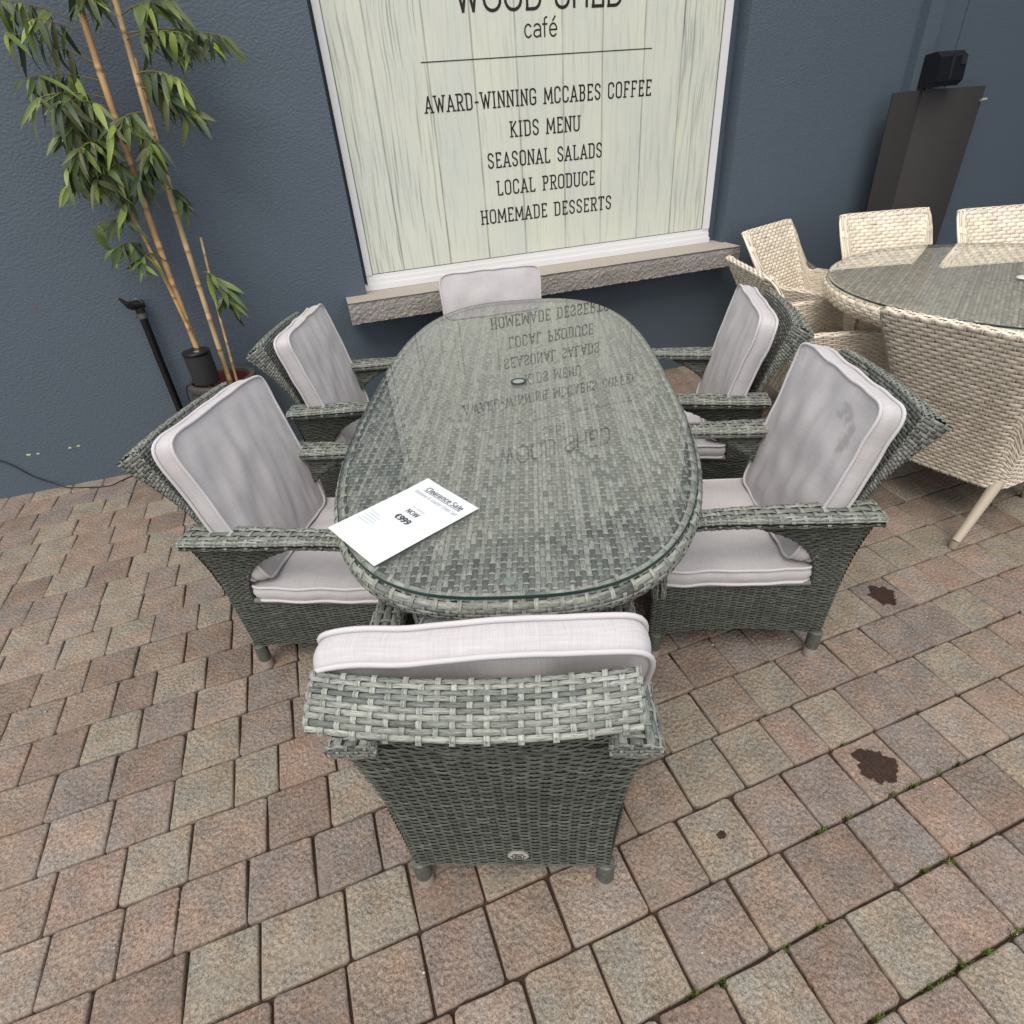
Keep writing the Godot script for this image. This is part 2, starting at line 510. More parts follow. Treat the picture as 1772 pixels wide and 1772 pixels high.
# ---------------------------------------------------------------- cushions
# lies in x-z, thickness along y; d runs from -z (front / bottom) to +z
func cushion_mesh(w: float, d: float, t: float, puff: float, taper: float, seed_: int, crease: float, stained := false) -> Array:
	var n := FastNoiseLite.new()
	n.seed = seed_
	n.frequency = 1.0
	n.fractal_octaves = 1
	var warp := func(x: float, z: float, y: float) -> Vector3:
		# square to rounded outline, then the tailoring's unevenness
		var e := 13.0
		var f := maxf(absf(x), absf(z)) / maxf(pow(pow(absf(x), e) + pow(absf(z), e), 1.0 / e), 1e-6)
		f = lerpf(1.0, f, smoothstep(0.45, 0.95, maxf(absf(x), absf(z))))
		var q := Vector2(x * f, z * f)
		var ww := w * 0.5 * (1.0 + taper * q.y)
		var wave := 0.0035 * n.get_noise_2d(q.x * 1.7 + 5.0, q.y * 1.7)
		return Vector3(q.x * ww + 0.0025 * n.get_noise_2d(q.y * 2.1, 7.0 * signf(q.x)), y + wave, q.y * d * 0.5 + 0.003 * n.get_noise_2d(q.x * 2.3, 11.0 * signf(q.y)))
	var skin := func(x: float, z: float, sgn: float) -> Vector3:
		var ed := minf(1.0, (1.0 - maxf(absf(x), absf(z))) * 5.0)
		var dome := (1.0 - pow(absf(x), 3.0)) * (1.0 - pow(absf(z), 3.0))
		var fold := n.get_noise_2d(x * 1.9 * (1.25 + 0.4 * z) + sgn * 9.0, z * 0.35 + 3.0) + 0.4 * n.get_noise_2d(x * 4.4 + z * 0.8 + sgn * 5.0, z * 0.8 + 13.0)
		var soft := n.get_noise_2d(x * 1.3 + 30.0, z * 1.1 + sgn)
		return warp.call(x, z, sgn * (t * 0.5 + puff * dome + ed * (crease * fold * 0.0048 * (1.15 - 0.55 * z) + 0.004 * soft)))
	var m := Mesher.new()
	var R := 56
	for sgn in [1.0, -1.0]:
		m.sheet(func(u: float, v: float): return skin.call(2.0 * u - 1.0, 2.0 * v - 1.0, sgn), R, R, sgn > 0.0, 0.0, Color.WHITE, w, d)
	if stained:
		# old water marks near one top corner of the front
		for k in range((R + 1) * (R + 1), 2 * (R + 1) * (R + 1)):
			var i := (k - (R + 1) * (R + 1)) % (R + 1)
			var j := (k - (R + 1) * (R + 1)) / (R + 1)
			var x := 2.0 * i / R - 1.0
			var z := 2.0 * j / R - 1.0
			var near := maxf(exp(-(pow((x + 0.52) / 0.16, 2.0) + pow((z - 0.72) / 0.1, 2.0))), exp(-(pow((x + 0.75) / 0.08, 2.0) + pow((z - 0.5) / 0.22, 2.0))))
			m.C[k] = Color.WHITE.lerp(Color(0.72, 0.72, 0.71), smoothstep(0.3, 0.75, near * (1.0 + 0.8 * n.get_noise_2d(x * 9.0, z * 9.0))))
	# boxed side
	var rim := func(u: float) -> Vector2:
		var f := u * 4.0
		var k := int(f) % 4
		var g := f - int(f)
		return [Vector2(-1.0 + 2.0 * g, -1.0), Vector2(1.0, -1.0 + 2.0 * g), Vector2(1.0 - 2.0 * g, 1.0), Vector2(-1.0, 1.0 - 2.0 * g)][k]
	var band := func(u: float, v: float) -> Vector3:
		var q: Vector2 = rim.call(fposmod(u, 1.0))
		var a: Vector3 = warp.call(q.x, q.y, lerpf(-t * 0.5, t * 0.5, v))
		var out := Vector3(a.x, 0, a.z).normalized()
		var pucker := n.get_noise_2d(u * 46.0, 2.0) * 0.0016 + n.get_noise_2d(u * 14.0, 8.0) * 0.002
		return a + out * (0.008 * sin(PI * v) + pucker * sin(PI * v))
	m.sheet(band, 120, 6, true, 0.0, Color.WHITE, 2.0 * (w + d), t, true)
	var out := [m.mesh()]
	for sgn in [1.0, -1.0]:
		var pm := Mesher.new()
		var pts := PackedVector3Array()
		var rad := PackedFloat32Array()
		for k in 121:
			var q: Vector2 = rim.call(fposmod(k / 120.0, 1.0))
			var a: Vector3 = warp.call(q.x, q.y, sgn * (t * 0.5 + 0.001))
			pts.append(a + Vector3(a.x, 0, a.z).normalized() * 0.004)
			rad.append(0.0047)
		pm.tube(pts, rad, 7, false)
		out.append(pm.mesh())
	return out

func cushion(called: String, label: String, meshes: Array, xf: Transform3D, group: String) -> Node3D:
	var t := thing(called, label, "cushion", Vector3.ZERO, 0.0, group)
	t.transform = xf
	put("cover", meshes[0], M.fabric, t)
	put("piping", meshes[1], M.piping, t)
	put("piping", meshes[2], M.piping, t)
	return t

# ---------------------------------------------------------------- tables
func outline(a: float, b: float, e: float, n: int) -> PackedVector2Array:
	# superellipse with even steps along its edge
	var raw := PackedVector2Array()
	var cnt := 2400
	for k in cnt + 1:
		var f := TAU * k / cnt
		var c := cos(f)
		var s := sin(f)
		raw.append(Vector2(a * signf(c) * pow(absf(c), 2.0 / e), b * signf(s) * pow(absf(s), 2.0 / e)))
	var cum := PackedFloat32Array([0.0])
	for k in cnt: cum.append(cum[k] + raw[k].distance_to(raw[k + 1]))
	var out := PackedVector2Array()
	var j := 0
	for k in n:
		var want := cum[cnt] * k / n
		while cum[j + 1] < want: j += 1
		out.append(raw[j].lerp(raw[j + 1], (want - cum[j]) / maxf(cum[j + 1] - cum[j], 1e-9)))
	return out

func glass_slab(parent: Node3D, a: float, b: float, e: float, y0: float, y1: float) -> void:
	var n := 160
	var o := outline(a, b, e, n)
	var m := Mesher.new()
	for y in [y1 - 0.0007, y1]:
		var nn := Vector3(0, 1 if y == y1 else -1, 0)
		var c := m.v(Vector3(0, y, 0), nn)
		var first := m.P.size()
		for k in n: m.v(Vector3(o[k].x, y, o[k].y), nn)
		for k in n: m.tri(c, first + k, first + (k + 1) % n)
	put("glass_top", m.mesh(), M.glass, parent)
	var em := Mesher.new()
	var prof := [Vector2(0.0, y0), Vector2(0.0018, y0 + 0.0015), Vector2(0.0018, y1 - 0.0015), Vector2(0.0, y1)]
	var first := 0
	for p in 4:
		for k in n + 1:
			var q := o[k % n]
			var d := Vector3(q.x / a, 0, q.y / b).normalized()
			em.v(Vector3(q.x, prof[p].y, q.y) + d * prof[p].x, (d + Vector3(0, [-0.7, -0.2, 0.2, 0.7][p], 0)).normalized())
	for p in 3:
		for k in n:
			var i := first + p * (n + 1) + k
			em.quad(i, i + 1, i + n + 2, i + n + 1)
	put("glass_edge", em.mesh(), M.glass_edge, parent)

func table_rim(parent: Node3D, a: float, b: float, e: float, top: float, low: float, stakes: int, rows: int, o: Dictionary, m: Material) -> void:
	var n := 720
	var ol := outline(a, b, e, n)
	var surf := func(u: float, v: float) -> Vector3:
		var f := fposmod(u, 1.0) * n
		var k := int(f) % n
		var q := ol[k].lerp(ol[(k + 1) % n], f - int(f))
		var d := (ol[(k + 1) % n] - ol[(k + n - 1) % n]).orthogonal().normalized()
		if d.dot(q) < 0.0: d = -d
		var bulge := 0.012 * sin(PI * minf(v * 1.15, 1.0)) - 0.016 * (1.0 - minf(v * 5.0, 1.0)) - 0.012 * maxf(v - 0.75, 0.0) * 4.0
		var y := lerpf(top, low, v) + 0.004 * sin(PI * minf(v * 4.0, 1.0))
		return Vector3(q.x + d.x * bulge, y, q.y + d.y * bulge)
	woven("rim", parent, surf, stakes, rows, o, m)
	var um := Mesher.new()
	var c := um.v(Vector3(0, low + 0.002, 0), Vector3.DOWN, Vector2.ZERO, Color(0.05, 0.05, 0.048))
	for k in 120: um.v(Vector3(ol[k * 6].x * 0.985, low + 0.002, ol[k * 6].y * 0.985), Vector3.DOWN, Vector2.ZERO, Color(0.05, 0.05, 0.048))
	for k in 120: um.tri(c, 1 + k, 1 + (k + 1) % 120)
	put("underside", um.mesh(), m, parent)

# ---------------------------------------------------------------- beige tub chair
func tub_point(u: float, v: float, thick: float) -> Vector3:
	# u runs from the right arm's front round the back to the left arm's front
	var hw := 0.236
	var zf := -0.25
	var zb := 0.20
	var r := 0.075
	var straight := (zb - r) - zf
	var corner := PI * 0.5 * r
	var back := 2.0 * (hw - r)
	var total := 2.0 * straight + 2.0 * corner + back
	var s := u * total
	var p := Vector2.ZERO
	var nn := Vector2.RIGHT
	if s < straight:
		p = Vector2(hw, zf + s); nn = Vector2(1, 0)
	elif s < straight + corner:
		var a := (s - straight) / r
		p = Vector2(hw - r, zb - r) + Vector2(cos(a), sin(a)) * r; nn = Vector2(cos(a), sin(a))
	elif s < straight + corner + back:
		p = Vector2(hw - r - (s - straight - corner), zb); nn = Vector2(0, 1)
	elif s < straight + 2.0 * corner + back:
		var a := PI * 0.5 + (s - straight - corner - back) / r
		p = Vector2(-hw + r, zb - r) + Vector2(cos(a), sin(a)) * r; nn = Vector2(cos(a), sin(a))
	else:
		p = Vector2(-hw, zb - r - (s - straight - 2.0 * corner - back)); nn = Vector2(-1, 0)
	p.x *= lerpf(0.86, 1.1, clampf((zb - p.y) / (zb - zf), 0.0, 1.0))
	var from_back := absf(u - 0.5) * total
	var tall := 1.0 - smoothstep(back * 0.5 + corner * 0.35, back * 0.5 + corner * 0.85, from_back)
	var dip := 0.045 * smoothstep(straight * 0.55, 0.0, minf(s, total - s))
	var top := lerpf(0.575 - dip, 0.832, tall)
	var y := lerpf(0.20, top, v)
	var k := maxf(y - 0.2, 0.0) / 0.63
	var lean := smoothstep(back * 0.5 + corner * 2.2, back * 0.5 + corner * 0.6, from_back)
	var flare := 0.02 * k + 0.075 * k * k * (1.0 - lean)
	var q := p + nn * (flare - thick)
	var widen := 1.0 + 0.34 * pow(k, 1.6) * lean
	return Vector3(q.x * widen, y, q.y + 0.27 * lean * pow(k, 1.2))

func make_beige_chair(called: String) -> Node3D:
	var t := thing(called, "beige", "chair")
	var o := {"tones": M.beige_tones, "stake_tones": M.beige_tones, "h": 0.003, "sw": 0.22, "wa": 0.5, "gap_shade_tone": Color(0.20, 0.17, 0.13)}
	woven("outer_shell", t, func(u: float, v: float): return tub_point(u, v, 0.0), 64, 40, o.merged({"seed": 41, "flip": true}), M.beige, 0.006)
	woven("inner_shell", t, func(u: float, v: float): return tub_point(u, 0.06 + 0.94 * v, 0.034), 60, 37, o.merged({"seed": 42, "flip": false}), M.beige, 0.006)
	woven("top_edge", t, func(u: float, v: float): return tub_point(u, 1.0, 0.0).lerp(tub_point(u, 1.0, 0.034), v) + Vector3(0, 0.008 * sin(PI * v), 0), 64, 4, o.merged({"seed": 43, "flip": true, "h": 0.0026}), M.beige)
	for e in [0.0, 1.0]:
		woven("arm_front", t, func(u: float, v: float): return tub_point(e, v, 0.0).lerp(tub_point(e, v, 0.034), u) + Vector3(0, 0, -0.006 * sin(PI * u)), 3, 30, o.merged({"seed": 44, "flip": e > 0.5}), M.beige)
	woven("seat_front", t, func(u: float, v: float): return Vector3(lerpf(-0.23, 0.23, u), lerpf(0.21, 0.34, v), -0.245), 14, 12, o.merged({"seed": 45, "flip": true}), M.beige)
	var sm := Mesher.new()
	sm.box(Vector3(-0.21, 0.31, -0.24), Vector3(0.21, 0.345, 0.17), Color(0.3, 0.26, 0.21))
	sm.box(Vector3(-0.2, 0.205, -0.235), Vector3(0.2, 0.22, 0.16), Color(0.12, 0.1, 0.08))
	put("seat_frame", sm.mesh(), M.beige, t)
	for sx in [-1.0, 1.0]:
		for sz in [-1.0, 1.0]:
			var m := Mesher.new()
			var a := Vector3(sx * 0.185, 0.23, -0.2 if sz < 0.0 else 0.17)
			var b := Vector3(sx * 0.185, 0.028, -0.22 if sz < 0.0 else 0.33)
			var pts := PackedVector3Array()
			var rad := PackedFloat32Array()
			for k in 42:
				pts.append(a.lerp(b, k / 41.0)); rad.append(lerpf(0.021, 0.0155, k / 41.0) * (1.0 if k % 2 == 0 else 0.95))
			m.tube(pts, rad, 12, true, Color(0.5, 0.44, 0.35))
			var leg := put("leg", m.mesh(), M.beige, t)
			var c := Mesher.new()
			c.tube(PackedVector3Array([b, Vector3(b.x, 0.012, b.z + 0.006 * sz), Vector3(b.x, 0.0, b.z + 0.008 * sz)]), PackedFloat32Array([0.0158, 0.0158, 0.013]), 12)
			put("foot_cap", c.mesh(), M.beige_cap, leg)
	return t

# ---------------------------------------------------------------- stroke lettering
func arc(cx: float, cy: float, rx: float, ry: float, a0: float, a1: float, n := 8) -> Array:
	var out := []
	for k in n + 1:
		var a := deg_to_rad(lerpf(a0, a1, float(k) / n))
		out.append(Vector2(cx + rx * cos(a), cy + ry * sin(a)))
	return out

# polylines of a capital in a box of width w and height 1, and where its stems end (for slabs)
func glyph(ch: String, w: float) -> Dictionary:
	var r := w * 0.5
	var rv := minf(r * 0.95, 0.3)
	var L := []
	var S := []
	match ch:
		"A":
			L = [[Vector2(0, 0), Vector2(r, 1), Vector2(w, 0)], [Vector2(w * 0.2, 0.3), Vector2(w * 0.8, 0.3)]]; S = [Vector2(0, 0), Vector2(w, 0)]
		"W":
			L = [[Vector2(0, 1), Vector2(w * 0.27, 0), Vector2(w * 0.5, 0.85), Vector2(w * 0.73, 0), Vector2(w, 1)]]; S = [Vector2(0, 1), Vector2(w, 1)]
		"D":
			L = [[Vector2(0.04, 0), Vector2(0.04, 1), Vector2(r, 1)] + arc(w - rv, 1 - rv, rv, rv, 90, 0, 5) + arc(w - rv, rv, rv, rv, 0, -90, 5) + [Vector2(r, 0), Vector2(0.0, 0)]]; S = [Vector2(0.02, 1)]
		"R", "P":
			L = [[Vector2(0.05, 0), Vector2(0.05, 1), Vector2(r, 1)] + arc(w - rv * 0.8, 0.75, rv * 0.8, 0.25, 90, -90, 8) + [Vector2(0.05, 0.5)]]
			if ch == "R": L.append([Vector2(r, 0.5), Vector2(w, 0)])
			S = [Vector2(0.05, 0), Vector2(0.03, 1)]
			if ch == "R": S.append(Vector2(w, 0))
		"B":
			L = [[Vector2(0.05, 0), Vector2(0.05, 1), Vector2(r, 1)] + arc(w - rv * 0.8, 0.76, rv * 0.7, 0.24, 90, -90, 8) + [Vector2(0.05, 0.52)], [Vector2(r, 0.52)] + arc(w - rv * 0.8, 0.26, rv * 0.8, 0.26, 90, -90, 8) + [Vector2(0.0, 0)]]; S = [Vector2(0.03, 1)]
		"-": L = [[Vector2(0, 0.42), Vector2(w, 0.42)]]
		"I":
			L = [[Vector2(r, 0), Vector2(r, 1)]]; S = [Vector2(r, 0), Vector2(r, 1)]
		"N":
			L = [[Vector2(0.02, 0), Vector2(0.02, 1), Vector2(w - 0.02, 0), Vector2(w - 0.02, 1)]]; S = [Vector2(0.02, 0), Vector2(w - 0.02, 1)]
		"M":
			L = [[Vector2(0, 0), Vector2(0.03, 1), Vector2(r, 0.22), Vector2(w - 0.03, 1), Vector2(w, 0)]]; S = [Vector2(0, 0), Vector2(w, 0)]
		"C", "G":
			L = [[Vector2(w, 0.74), Vector2(w, 1 - rv)] + arc(w - rv, 1 - rv, rv, rv, 0, 90, 5) + arc(rv, 1 - rv, rv, rv, 90, 180, 5) + arc(rv, rv, rv, rv, 180, 270, 5) + arc(w - rv, rv, rv, rv, 270, 360, 5) + [Vector2(w, 0.27)]]
			if ch == "G": L[0].append_array([Vector2(w, 0.45), Vector2(r, 0.45)])
		"O":
			L = [[Vector2(0, 0.5)] + arc(rv, 1 - rv, rv, rv, 180, 90, 5) + arc(w - rv, 1 - rv, rv, rv, 90, 0, 5) + arc(w - rv, rv, rv, rv, 0, -90, 5) + arc(rv, rv, rv, rv, -90, -180, 5) + [Vector2(0, 0.5)]]
		"U":
			L = [[Vector2(0.02, 1)] + arc(rv, rv, rv - 0.02, rv, 180, 270, 6) + arc(w - rv, rv, rv - 0.02, rv, 270, 360, 6) + [Vector2(w - 0.02, 1)]]; S = [Vector2(0.02, 1), Vector2(w - 0.02, 1)]
		"S":
			L = [[Vector2(w, 0.78), Vector2(w, 0.86)] + arc(r, 0.77, r, 0.23, 20, 180, 8) + [Vector2(w * 0.06, 0.62), Vector2(r, 0.51), Vector2(w * 0.94, 0.38)] + arc(r, 0.23, r, 0.23, 0, -180, 9)]
		"E", "F":
			L = [[Vector2(0.05, 0), Vector2(0.05, 1)], [Vector2(0, 1), Vector2(w, 1), Vector2(w, 0.86)], [Vector2(0.05, 0.52), Vector2(w * 0.8, 0.52)]]
			if ch == "E": L.append([Vector2(0, 0), Vector2(w, 0), Vector2(w, 0.14)])
			else: S = [Vector2(0.05, 0)]
		"L":
			L = [[Vector2(0.05, 1), Vector2(0.05, 0), Vector2(w, 0), Vector2(w, 0.16)]]; S = [Vector2(0.05, 1)]
		"T":
			L = [[Vector2(0, 0.86), Vector2(0, 1), Vector2(w, 1), Vector2(w, 0.86)], [Vector2(r, 0), Vector2(r, 1)]]; S = [Vector2(r, 0)]
		"H":
			L = [[Vector2(0.03, 0), Vector2(0.03, 1)], [Vector2(w - 0.03, 0), Vector2(w - 0.03, 1)], [Vector2(0.03, 0.52), Vector2(w - 0.03, 0.52)]]; S = [Vector2(0.03, 0), Vector2(0.03, 1), Vector2(w - 0.03, 0), Vector2(w - 0.03, 1)]
		"K":
			L = [[Vector2(0.05, 0), Vector2(0.05, 1)], [Vector2(w * 0.95, 1), Vector2(0.05, 0.42)], [Vector2(w * 0.3, 0.58), Vector2(w, 0)]]; S = [Vector2(0.05, 0), Vector2(0.05, 1), Vector2(w, 0)]
		"c": L = [arc(r, 0.33, r, 0.33, 40, 320, 14)]
		"a": L = [[Vector2(w, 0), Vector2(w, 0.45)] + arc(r, 0.45, r, 0.21, 0, 150, 8), [Vector2(w, 0.36), Vector2(r, 0.36)] + arc(r, 0.18, r, 0.18, 90, 270, 8) + [Vector2(w, 0.1)]]
		"f": L = [[Vector2(w * 0.4, 0), Vector2(w * 0.4, 0.82)] + arc(w * 0.85, 0.82, w * 0.45, 0.17, 180, 80, 5), [Vector2(0, 0.64), Vector2(w * 0.9, 0.64)]]
		"é": L = [[Vector2(0.02, 0.34), Vector2(w, 0.34)] + arc(r, 0.33, r, 0.33, 5, 320, 16), [Vector2(w * 0.45, 0.8), Vector2(w * 0.8, 1.02)]]
	return {"lines": L, "slabs": S}

func stroke(m: Mesher, a: Vector2, b: Vector2, half: float, z: float, depth: float) -> void:
	var d := (b - a).normalized()
	var p := Vector2(-d.y, d.x) * half
	var a2 := a - d * half * 0.55
	var b2 := b + d * half * 0.55
	var q := [a2 + p, b2 + p, b2 - p, a2 - p]
	var f := []
	for k in q: f.append(Vector3(k.x, k.y, z + depth))
	m.face(f[0], f[1], f[2], f[3], Vector3(0, 0, 1))
	for k in 4:
		var g: Vector3 = f[k]
		var e: Vector3 = f[(k + 1) % 4]
		var mid: Vector2 = (q[k] + q[(k + 1) % 4]) * 0.5 - (a + b) * 0.5
		m.face(g, e, e - Vector3(0, 0, depth), g - Vector3(0, 0, depth), Vector3(mid.x, mid.y, 0))

# one line of lettering fitted between x0 and x1
func lettering(text: String, x0: float, x1: float, y: float, h: float, half: float, slab: float, widths: Dictionary, gap: float) -> Array:
	var total := 0.0
	for i in text.length():
		total += widths.get(text[i], 0.42) + (gap if i < text.length() - 1 else 0.0)
	var kx := (x1 - x0) / (total)
	var m := Mesher.new()
	var words := [m]
	var x := 0.0
	var step := 0
	for i in text.length():
		var w: float = widths.get(text[i], 0.42)
		if text[i] == " ":
			m = Mesher.new()
			words.append(m)
		var g := glyph(text[i], w)
		for line in g.lines:
			for k in line.size() - 1:
				var a := Vector2(x0 + (x + line[k].x) * kx, y + line[k].y * h)
				var b := Vector2(x0 + (x + line[k + 1].x) * kx, y + line[k + 1].y * h)
				if a.distance_to(b) < 0.0004: continue
				step += 1
				stroke(m, a, b, half, 0.0, 0.0006 + 0.00002 * (step % 13))
		if slab > 0.0:
			for s in g.slabs:
				var c := Vector2(x0 + (x + s.x) * kx, y + s.y * h)
				stroke(m, c - Vector2(slab, 0), c + Vector2(slab, 0), half * 0.8, 0.0, 0.0009 + 0.00002 * (step % 7))
				step += 1
		x += w + gap
	return words

# ---------------------------------------------------------------- pavers
func paver_outline(r: RandomNumberGenerator, w: float, d: float) -> PackedVector2Array:
	var o := PackedVector2Array()
	var cs := [Vector2(-1, -1), Vector2(1, -1), Vector2(1, 1), Vector2(-1, 1)]
	for k in 4:
		var c: Vector2 = cs[k]
		var p: Vector2 = cs[(k + 3) % 4]
		var n: Vector2 = cs[(k + 1) % 4]
		var cut := r.randf_range(0.04, 0.13)
		if r.randf() < 0.12: cut = r.randf_range(0.15, 0.24)
		var j := func(a: float) -> Vector2: return Vector2(r.randf_range(-a, a), r.randf_range(-a, a))
		var half := Vector2(w, d) * 0.5
		o.append(c.lerp(p, cut * 0.5) * half + j.call(0.0017))
		o.append(c.lerp((p + n) * 0.5, cut * 0.28) * half)
		o.append(c.lerp(n, cut * 0.5) * half + j.call(0.0017))
		var mid := c.lerp(n, r.randf_range(0.4, 0.6))
		o.append(mid * half * (1.0 - absf(r.randfn(0.0, 0.013))))
	return o

func add_paver(m: Mesher, r: RandomNumberGenerator, w: float, d: float, xf: Transform3D, col: Color, _dark := false) -> void:
	var o := paver_outline(r, w, d)
	var n := o.size()
	var base := m.P.size()
	var rings := [[1.0, -0.045, 0.0], [1.0, -0.0085, 0.15], [0.972, -0.0022, 0.75], [0.93, 0.0, 0.97]]
	for q in rings:
		for k in n:
			var dir := Vector3(o[k].x, 0, o[k].y).normalized()
			var chip := r.randf_range(0.984, 1.004) if q[0] < 0.99 else 1.0
			var p := Vector3(o[k].x * q[0] * chip, q[1], o[k].y * q[0] * chip)
			m.v(xf * p, (xf.basis * (dir * (1.0 - q[2]) + Vector3.UP * q[2])).normalized(), Vector2(p.x, p.z), col)
	for q in 3:
		for k in n:
			var a := base + q * n + k
			var b := base + q * n + (k + 1) % n
			m.quad(a, b, b + n, a + n)
	var c := m.v(xf * Vector3(0, r.randf_range(0.0, 0.0012), 0), xf.basis * Vector3.UP, Vector2.ZERO, col)
	for k in n:
		m.tri(c, base + 3 * n + k, base + 3 * n + (k + 1) % n)

# ================================================================ scene
func _ready() -> void:
	rng.seed = 20240
	# ---- camera
	var cam := Camera3D.new()
	cam.name = "camera"
	cam.fov = 83.18
	cam.position = Vector3(0.0, 1.4601, 3.2666)
	cam.rotation = Vector3(deg_to_rad(-34.25), deg_to_rad(-14.877), deg_to_rad(-4.891))
	cam.near = 0.05
	cam.far = 200.0
	add_child(cam)
	cam.current = true
	# ---- sky, exposure, sun
	var env := Environment.new()
	env.background_mode = Environment.BG_SKY
	var sky := Sky.new()
	var sm := ProceduralSkyMaterial.new()
	sm.sky_top_color = Color(0.945, 0.955, 0.975)
	sm.sky_horizon_color = Color(0.86, 0.88, 0.90)
	sm.sky_curve = 0.2
	sm.ground_bottom_color = Color(0.28, 0.26, 0.25)
	sm.ground_horizon_color = Color(0.5, 0.5, 0.5)
	sm.sun_angle_max = 1.0
	sky.sky_material = sm
	env.sky = sky
	env.tonemap_mode = Environment.TONE_MAPPER_LINEAR
	env.tonemap_exposure = 1.5
	env.sdfgi_enabled = true
	env.ssao_enabled = true
	env.ssil_enabled = true
	var we := WorldEnvironment.new()
	we.environment = env
	we.name = "world_environment"
	add_child(we)
	var sun := DirectionalLight3D.new()
	sun.name = "sun"
	sun.light_energy = 0.5
	sun.light_color = Color(1.0, 0.97, 0.93)
	sun.light_angular_distance = 40.0
	sun.shadow_enabled = true
	sun.rotation = Vector3(deg_to_rad(-60), deg_to_rad(-28), 0)
	add_child(sun)

	materials()
	ground()
	wall_and_sign()
	grey_set()
	beige_set()
	corner_things()
	wall_things()
	small_things()

func materials() -> void:
	M.grey_tones = [lin(152, 157, 152), lin(134, 140, 136), lin(166, 170, 165), lin(114, 120, 116), lin(144, 148, 142)]
	M.grey_light = [lin(162, 166, 160), lin(152, 157, 152), lin(170, 174, 168)]
	M.grey_dark = [lin(98, 104, 98), lin(86, 92, 87), lin(108, 113, 107), lin(92, 97, 91)]  # rear and side panels: darker wicker, part of their shade put into the colour
	M.beige_tones = [lin(236, 226, 208), lin(242, 233, 217), lin(228, 218, 200), lin(238, 226, 210)]
	var st := streak_tex(256, 128)
	var w := mat(Color.WHITE, 0.5, 0.5)
	w.vertex_color_use_as_albedo = true
	w.albedo_texture = st
	M.wicker = w
	var b := mat(Color.WHITE, 0.5, 0.45)
	b.vertex_color_use_as_albedo = true
	M.beige = b
	M.beige_cap = mat(rgb(150, 136, 120), 0.5)
	M.foot_metal = mat(rgb(176, 168, 160), 0.4, 0.5, 0.3)
	var f := mat(rgb(205, 202, 206), 0.92, 0.25)
	f.albedo_texture = fabric_tex(256)
	f.uv1_scale = Vector3(4, 4, 4)
	f.vertex_color_use_as_albedo = true
	f.rim_enabled = true
	f.rim = 0.25
	M.fabric = f
	M.piping = mat(rgb(201, 198, 202), 0.9, 0.25)
	var g := mat(Color(0.86, 0.90, 0.88, 0.03), 0.0, 0.5)
	g.transparency = BaseMaterial3D.TRANSPARENCY_ALPHA
	M.glass = g
	M.glass_edge = mat(rgb(34, 62, 58), 0.15, 0.6)
	# pavers
	M.stone = stone_tex(1024)
	var bump := noise_image(512, 0.09, 4, 3)
	M.stone_n = normal_tex(bump, 4.0)
	M.paver_tones = [rgb(178, 158, 146), rgb(181, 169, 155), rgb(165, 153, 146), rgb(162, 145, 134), rgb(176, 166, 152), rgb(185, 169, 157), rgb(170, 155, 146), rgb(175, 158, 145)]
	M.pavers = []
	for c in M.paver_tones:
		var m := mat(c, 0.88, 0.35)
		m.albedo_texture = M.stone
		m.normal_enabled = true
		m.normal_texture = M.stone_n
		m.normal_scale = 0.9
		m.uv1_triplanar = true
		m.uv1_world_triplanar = true
		m.uv1_scale = Vector3(1.35, 1.35, 1.35)
		M.pavers.append(m)
	var pv := M.pavers[0].duplicate() as StandardMaterial3D
	pv.albedo_color = Color.WHITE
	pv.vertex_color_use_as_albedo = true
	M.paver_vertex = pv
	M.plastic_black = mat(rgb(34, 34, 36), 0.45, 0.5)

